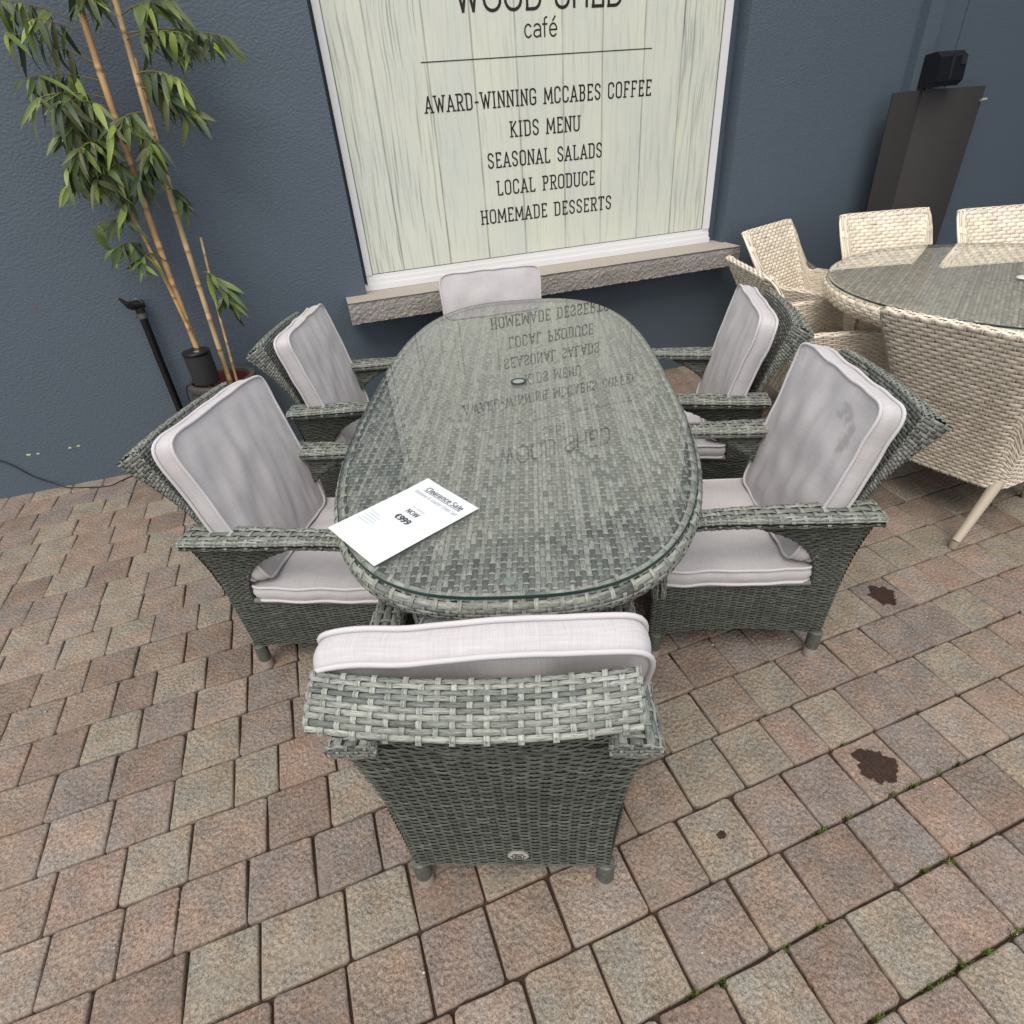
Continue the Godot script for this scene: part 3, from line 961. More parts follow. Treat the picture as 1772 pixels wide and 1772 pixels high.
# ---------------------------------------------------------------- ground
func ground() -> void:
	var gm := Mesher.new()
	gm.face(Vector3(-60, -0.016, -60), Vector3(60, -0.016, -60), Vector3(60, -0.016, 60), Vector3(-60, -0.016, 60), Vector3.UP)
	var sand := mat(rgb(92, 76, 66), 0.95, 0.2)
	sand.albedo_texture = M.stone
	sand.uv1_triplanar = true
	sand.uv1_world_triplanar = true
	sand.uv1_scale = Vector3(4, 4, 4)
	structure("ground", gm.mesh(), sand)
	var pave := Node3D.new()
	pave.name = "pavement"
	add_child(pave)
	pave.set_meta("kind", "structure")
	var r := RandomNumberGenerator.new()
	r.seed = 99
	var variants := []
	for k in 12:
		var m := Mesher.new()
		add_paver(m, r, 0.150, 0.151, Transform3D.IDENTITY, Color.WHITE)
		variants.append(m.mesh())
	var O := Vector2(-0.865, 2.391)
	var e1 := Vector2(0.99899, -0.045)
	var e2 := Vector2(0.045, 0.99899)
	var cells := []
	var eye := Vector3(0.0, 1.46, 3.27)
	var look := Vector2(sin(deg_to_rad(14.9)), -cos(deg_to_rad(14.9)))
	for row in range(-19, 17):
		var x := -3.4 + (0.0772 if posmod(row, 2) == 1 else 0.0) + r.randf_range(-0.014, 0.014)
		while x < 5.6:
			var w := 0.1545 + r.randfn(0.0, 0.0035)
			if r.randf() < 0.06: w = 0.118
			elif r.randf() < 0.08: w = 0.188
			var c := O + e1 * (x + w * 0.5) + e2 * ((row - 0.5) * 0.1555)
			x += w
			if c.y < -0.09 or c.y > 4.6: continue
			var tone: int = r.randi() % M.paver_tones.size()
			var rel := c - Vector2(eye.x, eye.z)
			var seen := rel.dot(look) > -0.5 and absf(rel.dot(Vector2(-look.y, look.x))) < 0.55 + 0.95 * maxf(rel.dot(look), 0.0) and c.y < 3.35
			cells.append({"c": c, "w": w, "tone": tone, "d": rel.length() + (0.0 if seen else 100.0), "turn": r.randfn(0.0, 0.006), "flip": r.randi() % 2, "y": r.randfn(0.0, 0.0009), "k": r.randi() % 12, "tilt": Vector2(r.randfn(0, 0.006), r.randfn(0, 0.006))})
	cells.sort_custom(func(a, b): return a.d < b.d)
	M.cell_centres = cells.map(func(q): return q.c)
	var stuff := Mesher.new()
	for i in cells.size():
		var q: Dictionary = cells[i]
		var basis := Basis(Vector3.UP, atan2(0.045, 1.0) + q.turn + PI * q.flip) * Basis(Vector3.RIGHT, q.tilt.x) * Basis(Vector3.BACK, q.tilt.y)
		var xf := Transform3D(basis, Vector3(q.c.x, q.y, q.c.y))
		if i < 300:
			var o := put("paver", variants[q.k], M.pavers[q.tone], pave)
			o.transform = xf * Transform3D(Basis.from_scale(Vector3(q.w / 0.1545, 1, 1)), Vector3.ZERO)
		else:
			add_paver(stuff, r, q.w - 0.0045, 0.151, xf, (M.paver_tones[q.tone] as Color).srgb_to_linear())
	var so := put("paver_field", stuff.mesh(), M.paver_vertex, pave)
	so.set_meta("kind", "stuff")

# ---------------------------------------------------------------- wall, window opening, sign
func wall_and_sign() -> void:
	var x0 := 0.178
	var x1 := 2.33
	var y0 := 0.742
	var y1 := 2.72
	var h := 3.7
	var m := Mesher.new()
	var zb := -0.32
	# front faces round the opening, the reveals and the outer faces of one solid wall
	for q in [[-7.0, -0.4, x0, h], [x1, -0.4, 9.0, h], [x0, -0.4, x1, y0 - 0.001], [x0, y1, x1, h]]:
		m.face(Vector3(q[0], q[1], 0), Vector3(q[2], q[1], 0), Vector3(q[2], q[3], 0), Vector3(q[0], q[3], 0), Vector3(0, 0, 1))
	m.face(Vector3(x0, y0, 0), Vector3(x0, y1, 0), Vector3(x0, y1, -0.106), Vector3(x0, y0, -0.106), Vector3(1, 0, 0))
	m.face(Vector3(x1, y0, 0), Vector3(x1, y1, 0), Vector3(x1, y1, -0.106), Vector3(x1, y0, -0.106), Vector3(-1, 0, 0))
	m.face(Vector3(x0, y1, 0), Vector3(x1, y1, 0), Vector3(x1, y1, -0.106), Vector3(x0, y1, -0.106), Vector3(0, -1, 0))
	m.face(Vector3(x0, y0 - 0.001, 0), Vector3(x1, y0 - 0.001, 0), Vector3(x1, y0 - 0.001, -0.106), Vector3(x0, y0 - 0.001, -0.106), Vector3(0, 1, 0))
	m.face(Vector3(x0, y0, -0.106), Vector3(x1, y0, -0.106), Vector3(x1, y1, -0.106), Vector3(x0, y1, -0.106), Vector3(0, 0, 1))
	m.face(Vector3(-7, h, 0), Vector3(9, h, 0), Vector3(9, h, zb), Vector3(-7, h, zb), Vector3.UP)
	m.face(Vector3(-7, -0.4, zb), Vector3(9, -0.4, zb), Vector3(9, h, zb), Vector3(-7, h, zb), Vector3(0, 0, -1))
	for x in [-7.0, 9.0]:
		m.face(Vector3(x, -0.4, 0), Vector3(x, h, 0), Vector3(x, h, zb), Vector3(x, -0.4, zb), Vector3(signf(x), 0, 0))
	var paint := mat(rgb(82, 95, 108), 0.55, 0.5)
	var bump := noise_image(1024, 0.045, 4, 41)
	paint.normal_enabled = true
	paint.normal_texture = normal_tex(bump, 3.0)
	paint.normal_scale = 0.75
	paint.uv1_triplanar = true
	paint.uv1_world_triplanar = true
	paint.uv1_scale = Vector3(1.1, 1.5, 1.1)
	M.wall_paint = paint
	var wall := put("wall", m.mesh(), paint)
	tag(wall, "slate blue roughcast wall behind the furniture, with sign recess and stone sill", "wall", "", "structure")

	var sw := Mesher.new()
	sw.box(Vector3(4.75, -0.4, 0.002), Vector3(5.05, h, 7.0))  # wall added out of view to darken the right-hand side
	tag(put("added_side_wall", sw.mesh(), paint), "added unseen slate blue wall beyond the right edge, shading that side", "wall", "", "structure")

	# granite sill with a broken front
	var sill := thing("window_sill", "grey granite sill with rough hewn front under the sign board", "sill")
	var n := FastNoiseLite.new()
	n.seed = 8
	n.frequency = 1.0
	n.fractal_octaves = 3
	var sx0 := 0.068
	var sx1 := 2.352
	var top := Mesher.new()
	var edge := func(x: float, y: float) -> float: return 0.15 + 0.006 * n.get_noise_2d(x * 5.0, y * 5.0) + 0.005 * n.get_noise_2d(x * 40.0, y * 60.0)
	top.sheet(func(u: float, v: float): return Vector3(lerpf(sx0, sx1, u), 0.745, lerpf(-0.11, edge.call(lerpf(sx0, sx1, u), 0.745), v)), 160, 4, true, 0.0, Color.WHITE, 4.0, 0.5)
	var gran := mat(rgb(214, 209, 203), 0.85, 0.3)
	gran.albedo_texture = granite_tex(512)
	gran.uv1_triplanar = true
	gran.uv1_scale = Vector3(3.2, 3.2, 3.2)
	put("sill_top", top.mesh(), gran, sill)
	var fr := Mesher.new()
	fr.sheet(func(u: float, v: float): return Vector3(lerpf(sx0, sx1, u), lerpf(0.640 + 0.004 * n.get_noise_1d(u * 60.0), 0.745, v), edge.call(lerpf(sx0, sx1, u), lerpf(0.64, 0.745, v)) - (0.010 * pow(v, 6.0))), 420, 22, false, 0.0, Color.WHITE, 4.0, 0.2)
	fr.face(Vector3(sx0, 0.64, 0), Vector3(sx1, 0.64, 0), Vector3(sx1, 0.64, 0.147), Vector3(sx0, 0.64, 0.147), Vector3.DOWN)
	fr.face(Vector3(sx0, 0.64, 0), Vector3(sx0, 0.745, 0), Vector3(sx0, 0.745, 0.146), Vector3(sx0, 0.64, 0.147), Vector3.LEFT)
	fr.face(Vector3(sx1, 0.64, 0), Vector3(sx1, 0.745, 0), Vector3(sx1, 0.745, 0.146), Vector3(sx1, 0.64, 0.147), Vector3.RIGHT)
	var hewn := gran.duplicate() as StandardMaterial3D
	hewn.albedo_color = rgb(196, 193, 192)
	hewn.normal_enabled = true
	hewn.normal_texture = normal_tex(noise_image(512, 0.08, 4, 5), 7.0)
	put("hewn_front", fr.mesh(), hewn, sill)

	# sign board in its white frame
	var sign := thing("sign_board", "cafe sign board printed as pale limed planks with dark lettering in white frame", "sign", Vector3(0, 0, -0.08))
	var bm := Mesher.new()
	var bx0 := 0.232
	var bx1 := 2.228
	var by0 := 0.822
	var by1 := 2.66
	bm.face(Vector3(bx0, by1, 0), Vector3(bx1, by1, 0), Vector3(bx1, by0, 0), Vector3(bx0, by0, 0), Vector3(0, 0, 1))
	var board := mat(rgb(243, 243, 248), 0.35, 0.4)
	board.albedo_texture = board_print(720, 760)
	put("board", bm.mesh(), board, sign)
	var white := mat(rgb(232, 233, 236), 0.35, 0.5)
	var fm := func(lo: Vector3, hi: Vector3):
		var q := Mesher.new()
		q.box(lo, hi)
		put("frame_bar", q.mesh(), white, sign)
	fm.call(Vector3(0.181, 0.7465, -0.026), Vector3(2.276, 0.775, 0.022))
	fm.call(Vector3(0.198, 0.7755, -0.026), Vector3(2.272, 0.8, 0.014))
	fm.call(Vector3(0.198, 0.8005, -0.026), Vector3(2.272, 0.8215, 0.007))
	fm.call(Vector3(0.198, 0.822, -0.026), Vector3(0.2315, 2.66, 0.012))
	fm.call(Vector3(2.2285, 0.822, -0.026), Vector3(2.272, 2.66, 0.012))
	fm.call(Vector3(0.198, 2.6605, -0.026), Vector3(2.272, 2.715, 0.012))
	var seal := mat(rgb(60, 60, 58), 0.7)
	for q in [[Vector3(0.2316, 0.8216, 0.0005), Vector3(2.2284, 0.8246, 0.0022)], [Vector3(0.2316, 0.825, 0.0005), Vector3(0.2346, 2.66, 0.0022)], [Vector3(2.2254, 0.825, 0.0005), Vector3(2.2284, 2.66, 0.0022)]]:
		var g := Mesher.new()
		g.box(q[0], q[1])
		put("seal", g.mesh(), seal, sign)
	var ink := mat(rgb(44, 34, 34), 0.4, 0.4)
	var slabw := {"A": 0.44, "W": 0.62, "M": 0.54, "I": 0.14, "-": 0.22, " ": 0.22, "N": 0.42, "L": 0.36, "E": 0.36, "F": 0.36, "T": 0.4, "S": 0.36, "C": 0.38, "O": 0.4, "D": 0.4, "U": 0.42, "G": 0.4, "R": 0.4, "B": 0.38, "P": 0.36, "H": 0.42, "K": 0.42}
	for q in [["AWARD-WINNING MCCABES COFFEE", 0.633, 1.833, 1.508], ["KIDS MENU", 1.053, 1.428, 1.381], ["SEASONAL SALADS", 0.923, 1.555, 1.253], ["LOCAL PRODUCE", 0.962, 1.515, 1.127], ["HOMEMADE DESSERTS", 0.862, 1.617, 0.997]]:
		for wm in lettering(q[0], q[1], q[2], q[3], 0.063, 0.0036, 0.0075, slabw, 0.24):
			put("word", wm.mesh(), ink, sign).position.z = 0.0004
	var sansw := {"W": 0.86, "O": 0.62, "D": 0.56, "S": 0.52, "H": 0.58, "E": 0.46, " ": 0.24, "c": 0.36, "a": 0.34, "f": 0.26, "é": 0.37}
	for wm in lettering("WOOD SHED", 0.832, 1.648, 1.873, 0.125, 0.0062, 0.0, sansw, 0.2) + lettering("café", 1.152, 1.314, 1.77, 0.072, 0.0033, 0.0, sansw, 0.11):
		put("word", wm.mesh(), ink, sign).position.z = 0.0004
	var rule := Mesher.new()
	rule.box(Vector3(0.637, 1.6985, 0.0004), Vector3(1.829, 1.7025, 0.0012))
	put("rule", rule.mesh(), ink, sign)

# ---------------------------------------------------------------- grey dining set
func grey_set() -> void:
	var spots := [
		[0.176, 2.425, -20.0, "grey rattan armchair at the near end of the oval table, its back to the viewer"],
		[1.03, 2.05, 69.5, "grey rattan armchair on the right of the oval table, nearer the viewer, with stained cushion"],
		[-0.186, 1.637, -113.0, "grey rattan armchair on the left of the oval table, nearer the viewer"],
		[1.262, 1.351, 63.0, "grey rattan armchair on the right of the oval table, nearer the wall"],
		[0.075, 0.833, -107.2, "grey rattan armchair on the left of the oval table, nearer the wall and bamboo"],
		[0.734, 0.567, 172.7, "grey rattan armchair at the far end of the oval table, in front of the sill"]]
	var names := ["grey armchair nearest the viewer", "nearer right-hand grey armchair", "nearer left-hand grey armchair", "farther right-hand grey armchair", "farther left-hand grey armchair", "grey armchair below the sill"]
	var proto := make_grey_chair("rattan_armchair")
	var seat := cushion_mesh(0.472, 0.43, 0.048, 0.006, 0.0, 5, 0.25)
	var backs := [cushion_mesh(0.475, 0.475, 0.055, 0.012, 0.05, 9, 0.6), cushion_mesh(0.475, 0.475, 0.055, 0.012, 0.05, 17, 1.0), cushion_mesh(0.475, 0.475, 0.055, 0.012, 0.05, 23, 1.2), cushion_mesh(0.475, 0.475, 0.055, 0.012, 0.05, 29, 1.0, true)]
	for i in spots.size():
		var s: Array = spots[i]
		var c: Node3D = proto
		if i > 0:
			c = proto.duplicate() as Node3D
			c.name = numbered("rattan_armchair")
			add_child(c)
		c.position = Vector3(s[0], 0, s[1])
		c.rotation.y = deg_to_rad(s[2])
		tag(c, s[3], "armchair", "grey rattan armchairs round the oval table")
		var xf := c.transform
		cushion("seat_cushion", "pale grey piped seat cushion on the %s" % names[i], seat, xf * Transform3D(Basis(Vector3.UP, rng.randfn(0, 0.012)), Vector3(0, 0.352, -0.052)), "grey seat cushions")
		# back cushion: stands on the seat cushion and leans on the back
		var lean := 0.245
		var low := Vector3(0, 0.385, 0.118)
		var tilt := 0.0
		var shift := 0.0
		if i == 0:
			lean = 0.29
			shift = 0.004
			low.z = 0.138
		if i == 1: tilt = -0.02
		if i == 2: tilt = 0.03
		if i == 5: shift = 0.0
		var up := Vector3(0, cos(lean), sin(lean))
		var basis := Basis(Vector3(1, 0, 0), Vector3(0, 1, 0), Vector3(0, 0, 1))
		basis = Basis(Vector3.RIGHT, up.cross(Vector3.RIGHT) * -1.0, up)
		basis = Basis(Vector3.UP, 0.05 if i == 0 else 0.0) * Basis(Vector3.BACK, tilt) * basis
		cushion("back_cushion", "pale grey piped back cushion leaning on the %s" % names[i], backs[[0, 3, 2, 2, 1, 0][i]], xf * Transform3D(basis, low + up * 0.236 + Vector3(shift, 0.002, 0)), "grey back cushions")
	# the badge on the near chair
	var near := proto
	var plate := Mesher.new()
	for k in 1:
		var cc := plate.v(Vector3(0, 0, 0.002), Vector3.BACK)
		for a in 28: plate.v(Vector3(0.0205 * cos(TAU * a / 28), 0.0135 * sin(TAU * a / 28), 0.0016), Vector3(cos(TAU * a / 28) * 0.3, sin(TAU * a / 28) * 0.3, 1).normalized())
		for a in 28: plate.tri(cc, 1 + a, 1 + (a + 1) % 28)
		var first := plate.P.size()
		for a in 28:
			var d := Vector3(cos(TAU * a / 28), sin(TAU * a / 28), 0)
			plate.v(Vector3(0.0205 * d.x, 0.0135 * d.y, 0.0016), d); plate.v(Vector3(0.0205 * d.x, 0.0135 * d.y, -0.003), d)
		for a in 28:
			var p := first + a * 2
			var q := first + ((a + 1) % 28) * 2
			plate.quad(p, q, q + 1, p + 1)
	var badge := put("badge", plate.mesh(), mat(rgb(206, 206, 202), 0.35, 0.5, 0.5), near)
	badge.set_meta("label", "oval silver badge with dark RW emblem")
	badge.position = Vector3(0.02, 0.172, 0.2565)
	badge.scale = Vector3(1.1, 1.1, 1.0)
	var mark := Mesher.new()
	var st := 0
	for q in [[-0.0062, 0.004, -0.0062, -0.004], [-0.0062, 0.004, -0.003, 0.0036], [-0.003, 0.0036, -0.003, 0.0004], [-0.003, 0.0004, -0.006, 0.0], [-0.005, 0.0, -0.002, -0.004], [-0.001, 0.004, 0.0008, -0.004], [0.0008, -0.004, 0.0028, 0.003], [0.0028, 0.003, 0.0048, -0.004], [0.0048, -0.004, 0.0066, 0.004], [-0.009, 0.0056, 0.009, 0.0056], [-0.009, -0.0056, 0.009, -0.0056], [-0.009, 0.0056, -0.0115, 0.0], [-0.009, -0.0056, -0.0115, 0.0], [0.009, 0.0056, 0.0115, 0.0], [0.009, -0.0056, 0.0115, 0.0], [-0.0115, 0.0, -0.015, 0.0], [0.0115, 0.0, 0.015, 0.0]]:
		st += 1
		stroke(mark, Vector2(q[0], q[1] * 1.5), Vector2(q[2], q[3] * 1.5), 0.0007, 0.0019, 0.0004 + 0.00002 * st)
	put("emblem", mark.mesh(), mat(rgb(40, 40, 40), 0.5), badge)

	# oval table
	var t := thing("oval_table", "grey rattan oval dining table with glass top reflecting the sign", "table", Vector3(0.519, 0, 1.537), deg_to_rad(-19.0))
	var A := 0.476
	var B := 1.028
	var e := 2.85
	var clip := func(p: Vector3) -> bool: return pow(absf(p.x / (A - 0.008)), e) + pow(absf(p.z / (B - 0.008)), e) < 1.0
	var wm := Mesher.new()
	weave(wm, func(u: float, v: float): return Vector3(lerpf(-A, A, v), 0.7315, lerpf(-B, B, u)), 126, 86, {"tones": [lin(145, 149, 144), lin(104, 108, 104), lin(124, 128, 124), lin(80, 85, 82), lin(157, 160, 155)], "stake_tones": [lin(170, 176, 170), lin(160, 166, 160)], "h": 0.002, "sw": 0.3, "wa": 0.47, "clip": clip, "flip": false, "seed": 61})
	var o := outline(A, B, e, 120)
	var cc := wm.v(Vector3(0, 0.7275, 0), Vector3.UP, Vector2.ZERO, Color(0.06, 0.065, 0.06))  # dark sheet below the weave, colour standing in for shade between strands
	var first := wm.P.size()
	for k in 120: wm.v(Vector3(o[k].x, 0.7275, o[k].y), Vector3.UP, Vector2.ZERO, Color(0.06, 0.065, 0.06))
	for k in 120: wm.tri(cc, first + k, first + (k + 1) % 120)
	put("woven_top", wm.mesh(), M.wicker, t)
	table_rim(t, A, B, e, 0.738, 0.672, 220, 8, {"tones": M.grey_tones, "stake_tones": M.grey_light, "h": 0.0023, "sw": 0.36, "seed": 62}, M.wicker)
	glass_slab(t, A - 0.001, B - 0.001, e, 0.7375, 0.7455)
	for p in [Vector2(0.0, 0.0)]:
		var hub := Mesher.new()
		hub.lathe(PackedVector2Array([Vector2(0.012, 0.735), Vector2(0.022, 0.735), Vector2(0.026, 0.7462), Vector2(0.026, 0.748), Vector2(0.021, 0.7485), Vector2(0.019, 0.747), Vector2(0.019, 0.7475)]), 28)
		put("parasol_ring", hub.mesh(), mat(rgb(60, 66, 66), 0.3, 0.5, 0.6), t)
		var cap := Mesher.new()
		cap.lathe(PackedVector2Array([Vector2(0.0, 0.7468), Vector2(0.0192, 0.7468), Vector2(0.0192, 0.744)]), 28)
		put("parasol_cap", cap.mesh(), mat(rgb(150, 158, 152), 0.3, 0.5), t)
	# clear pads under the glass
	for p in [Vector2(0.199, 2.471), Vector2(0.676, 2.32), Vector2(-0.06, 1.9), Vector2(0.95, 0.75)]:
		var d: Vector2 = p - Vector2(0.52, 1.55)
		var a := deg_to_rad(-19.0)
		var lp := Vector2(d.x * cos(a) - d.y * sin(a), d.x * sin(a) + d.y * cos(a))
		var pm := Mesher.new()
		pm.lathe(PackedVector2Array([Vector2(0.0, 0.7372), Vector2(0.011, 0.7372), Vector2(0.0125, 0.736), Vector2(0.0125, 0.7325)]), 24, Vector3(lp.x, 0, lp.y))
		var padm := mat(rgb(118, 132, 124), 0.2, 0.5)
		put("glass_pad", pm.mesh(), padm, t)
	for sx in [-1.0, 1.0]:
		for sz in [-1.0, 1.0]:
			var lm := Mesher.new()
			var prof := PackedVector2Array()
			for k in 90: prof.append(Vector2(0.036 if k % 2 == 0 else 0.034, 0.03 + 0.645 * k / 89.0))
			lm.lathe(prof, 16, Vector3(sx * 0.2, 0, sz * 0.56), lin(110, 115, 110))
			var leg := put("leg", lm.mesh(), M.wicker, t)
			var fc := Mesher.new()
			fc.lathe(PackedVector2Array([Vector2(0.0, 0.0), Vector2(0.03, 0.0), Vector2(0.033, 0.03)]), 16, Vector3(sx * 0.2, 0, sz * 0.56))
			put("foot_cap", fc.mesh(), M.foot_metal, leg)

	# sale notice on the glass
	var p0 := Vector3(0.123, 0.7468, 2.036)
	var p1 := Vector3(0.205, 0.7468, 2.212)
	var ex := (p1 - p0).normalized()
	var ez := ex.cross(Vector3.UP).normalized() * -1.0
	if ez.dot(Vector3(-0.123, 0.7468, 2.143) - p0) < 0.0: ez = -ez
	var W := 0.194
	var H := 0.272
	var notice := thing("sale_notice", "white paper sheet headed Clearance Sale lying on the oval table's glass", "notice")
	notice.transform = Transform3D(Basis(ex, Vector3.UP, ez), p0)
	var nm := Mesher.new()
	var nn := FastNoiseLite.new()
	nn.seed = 4
	nn.frequency = 1.0
	nm.sheet(func(u: float, v: float): return Vector3(u * W, 0.0006 + 0.0009 * absf(nn.get_noise_2d(u * 1.5, v * 1.5)) + 0.0025 * pow(maxf(0.0, 1.0 - (u + v) * 3.0), 2.0), v * H), 14, 18, true)
	put("paper", nm.mesh(), mat(rgb(216, 222, 228), 0.8, 0.3), notice)
	var font := SystemFont.new()
	font.font_names = PackedStringArray(["Droid Sans"])
	var bold := SystemFont.new()
	bold.font_names = PackedStringArray(["Droid Sans"])
	bold.font_weight = 700
	var black := mat(rgb(48, 50, 56), 0.8)
	var greyi := mat(rgb(186, 192, 200), 0.8)
	for q in [["Clearance Sale", 0.104, 0.029, 0.0165, font, black], ["Havana 6 seater Oval Set", 0.1, 0.052, 0.0112, font, greyi], ["NOW", 0.097, 0.113, 0.0145, font, black], ["€999", 0.1, 0.141, 0.019, bold, black]]:
		var tm := TextMesh.new()
		tm.text = q[0]
		tm.font = q[4]
		tm.font_size = 32
		tm.pixel_size = q[3] / 32.0 * 1.25
		tm.depth = 0.0003
		tm.curve_step = 2.0
		var o2 := put("print", tm, q[5], notice)
		o2.transform = Transform3D(Basis(Vector3.RIGHT, -PI / 2), Vector3(q[1], 0.0019, q[2]))
	var um := Mesher.new()
	um.box(Vector3(0.036, 0.0016, 0.0385), Vector3(0.172, 0.0019, 0.0395))
	put("print", um.mesh(), black, notice)
	var sml := Mesher.new()
	sml.box(Vector3(0.075, 0.0016, 0.0945), Vector3(0.085, 0.0019, 0.097)); sml.box(Vector3(0.09, 0.0016, 0.0945), Vector3(0.118, 0.0019, 0.0975))
	for k in 5: sml.box(Vector3(0.012 + 0.006 * float(k % 2), 0.0016, 0.168 + 0.0085 * k), Vector3(0.012 + [0.035, 0.052, 0.05, 0.055, 0.045][k], 0.0019, 0.1695 + 0.0085 * k))
	put("print", sml.mesh(), greyi, notice)

# ---------------------------------------------------------------- beige set
func beige_set() -> void:
	var t := thing("round_table", "cream rattan round table with glass top at the right edge", "table", Vector3(2.83, 0, 1.44))
	var R := 0.755
	var clip := func(p: Vector3) -> bool: return p.x * p.x + p.z * p.z < (R - 0.012) * (R - 0.012)
	var wm := Mesher.new()
	weave(wm, func(u: float, v: float): return Vector3(lerpf(-R, R, u), 0.7315, lerpf(-R, R, v)), 78, 96, {"tones": [lin(190, 186, 172), lin(170, 166, 152), lin(200, 196, 182)], "stake_tones": [lin(206, 202, 188)], "h": 0.0026, "sw": 0.3, "wa": 0.48, "clip": clip, "flip": true, "seed": 71})
	var cc := wm.v(Vector3(0, 0.727, 0), Vector3.UP, Vector2.ZERO, Color(0.16, 0.15, 0.12))  # darker disc under the weave paints shade into its gaps
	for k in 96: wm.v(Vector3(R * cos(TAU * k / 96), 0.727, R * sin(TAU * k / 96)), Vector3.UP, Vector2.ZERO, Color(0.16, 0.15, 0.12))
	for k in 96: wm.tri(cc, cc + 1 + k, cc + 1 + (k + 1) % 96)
	var top := put("woven_top", wm.mesh(), M.beige, t)
	top.rotation.y = 0.62
	table_rim(t, R, R, 2.0, 0.738, 0.655, 150, 7, {"tones": M.beige_tones, "h": 0.003, "sw": 0.26, "seed": 72, "gap_shade_tone": Color(0.3, 0.26, 0.2)}, M.beige)
	glass_slab(t, R - 0.002, R - 0.002, 2.0, 0.7375, 0.7455)
	var hub := Mesher.new()
	hub.lathe(PackedVector2Array([Vector2(0.0, 0.7495), Vector2(0.022, 0.7495), Vector2(0.028, 0.747), Vector2(0.028, 0.744)]), 28)
	put("parasol_cap", hub.mesh(), mat(rgb(225, 225, 222), 0.4), t)
	for k in 4:
		var a := PI / 4 + PI / 2 * k
		var lm := Mesher.new()
		var prof := PackedVector2Array()
		for q in 80: prof.append(Vector2(0.036 if q % 2 == 0 else 0.034, 0.65 * q / 79.0))
		lm.lathe(prof, 14, Vector3(0.34 * cos(a), 0, 0.34 * sin(a)), Color(0.4, 0.35, 0.28))
		put("leg", lm.mesh(), M.beige, t)
	var proto := make_beige_chair("tub_chair")
	var taupe := mat(rgb(186, 166, 152), 0.9, 0.25)
	var pads := cushion_mesh(0.40, 0.38, 0.03, 0.006, 0.0, 51, 0.3)
	var spots := [
		[2.30, 1.83, -75.5, "cream rattan tub chair nearest the viewer, cut by the right edge"],
		[2.26, 1.06, -104.0, "cream rattan tub chair left of the round table, behind the grey armchairs"],
		[2.685, 0.595, -158.0, "cream rattan tub chair beside the right end of the stone sill"],
		[2.90, 0.93, 165.5, "cream rattan tub chair in front of the dark leaning panel"],
		[3.37, 1.22, 162.5, "cream rattan tub chair behind the round table at the right edge"]]
	for i in spots.size():
		var s: Array = spots[i]
		var c: Node3D = proto
		if i > 0:
			c = proto.duplicate() as Node3D
			c.name = numbered("tub_chair")
			add_child(c)
		c.position = Vector3(s[0], 0, s[1])
		c.rotation.y = deg_to_rad(s[2])
		if i >= 3: c.scale = Vector3(1.0, 1.06, 1.0)
		tag(c, s[3], "chair", "cream tub chairs round the round table")
		var pad := thing("seat_pad", ["taupe seat pad in the tub chair nearest the viewer", "taupe seat pad in the tub chair behind the grey armchairs", "taupe seat pad in the tub chair beside the sill", "taupe seat pad in the tub chair before the dark panel", "taupe seat pad in the tub chair behind the round table"][i], "cushion", Vector3.ZERO, 0.0, "taupe seat pads")
		pad.transform = c.transform * Transform3D(Basis.IDENTITY, Vector3(0, 0.368, -0.04))
		put("cover", pads[0], taupe, pad)
		put("piping", pads[1], taupe, pad)
		put("piping", pads[2], taupe, pad)

# ---------------------------------------------------------------- bamboo, pot, loudspeaker, pipe, cable
func culm(parent: Node3D, pts: Array, r0: float, r1: float, gap: float, col: Color) -> void:
	var total := 0.0
	for k in pts.size() - 1: total += pts[k].distance_to(pts[k + 1])
	var p := PackedVector3Array()
	var r := PackedFloat32Array()
	var n := int(total / 0.012)
	var node_at := gap * 0.4
	var run := 0.0
	for i in n + 1:
		var s := total * i / n
		var acc := 0.0
		var pos: Vector3 = pts[pts.size() - 1]
		for k in pts.size() - 1:
			var l: float = pts[k].distance_to(pts[k + 1])
			if s <= acc + l:
				pos = pts[k].lerp(pts[k + 1], (s - acc) / l)
				break
			acc += l
		var rad := lerpf(r0, r1, s / total)
		var d := absf(fposmod(s - node_at, gap))
		d = minf(d, gap - d)
		if d < 0.006: rad *= 1.16
		elif d < 0.018: rad *= 0.97
		p.append(pos); r.append(rad)
	var m := Mesher.new()
	m.tube(p, r, 10, true, col)
	for i in p.size():
		var d := fposmod(total * i / n - node_at, gap)
		var c := col * (0.92 + 0.16 * sin(i * 0.37))
		if d < 0.008: c = col * 0.45
		elif d < 0.03: c = col * 1.25
		for k in 10: m.C[i * 10 + k] = c
	put("culm", m.mesh(), M.cane, parent)

func leaf_mesh(len: float, wide: float, bend: float, fold: float) -> ArrayMesh:
	var m := Mesher.new()
	var n := 7
	for i in n + 1:
		var t := float(i) / n
		var w := wide * 0.5 * pow(sin(PI * pow(t, 0.72)), 0.85) if i < n else 0.0
		if i == 0: w = wide * 0.06
		var y := -bend * t * t
		var z := -len * t * (1.0 - 0.25 * absf(bend / len) * t)
		for s in [-1.0, 0.0, 1.0]:
			m.v(Vector3(s * w, y + fold * w * absf(s), z), Vector3(-s * fold, 1, -2.0 * bend * t / len * 0.9).normalized(), Vector2(s, t))
	for i in n:
		for a in 2:
			var k := i * 3 + a
			m.quad(k, k + 1, k + 4, k + 3)
	return m.mesh()

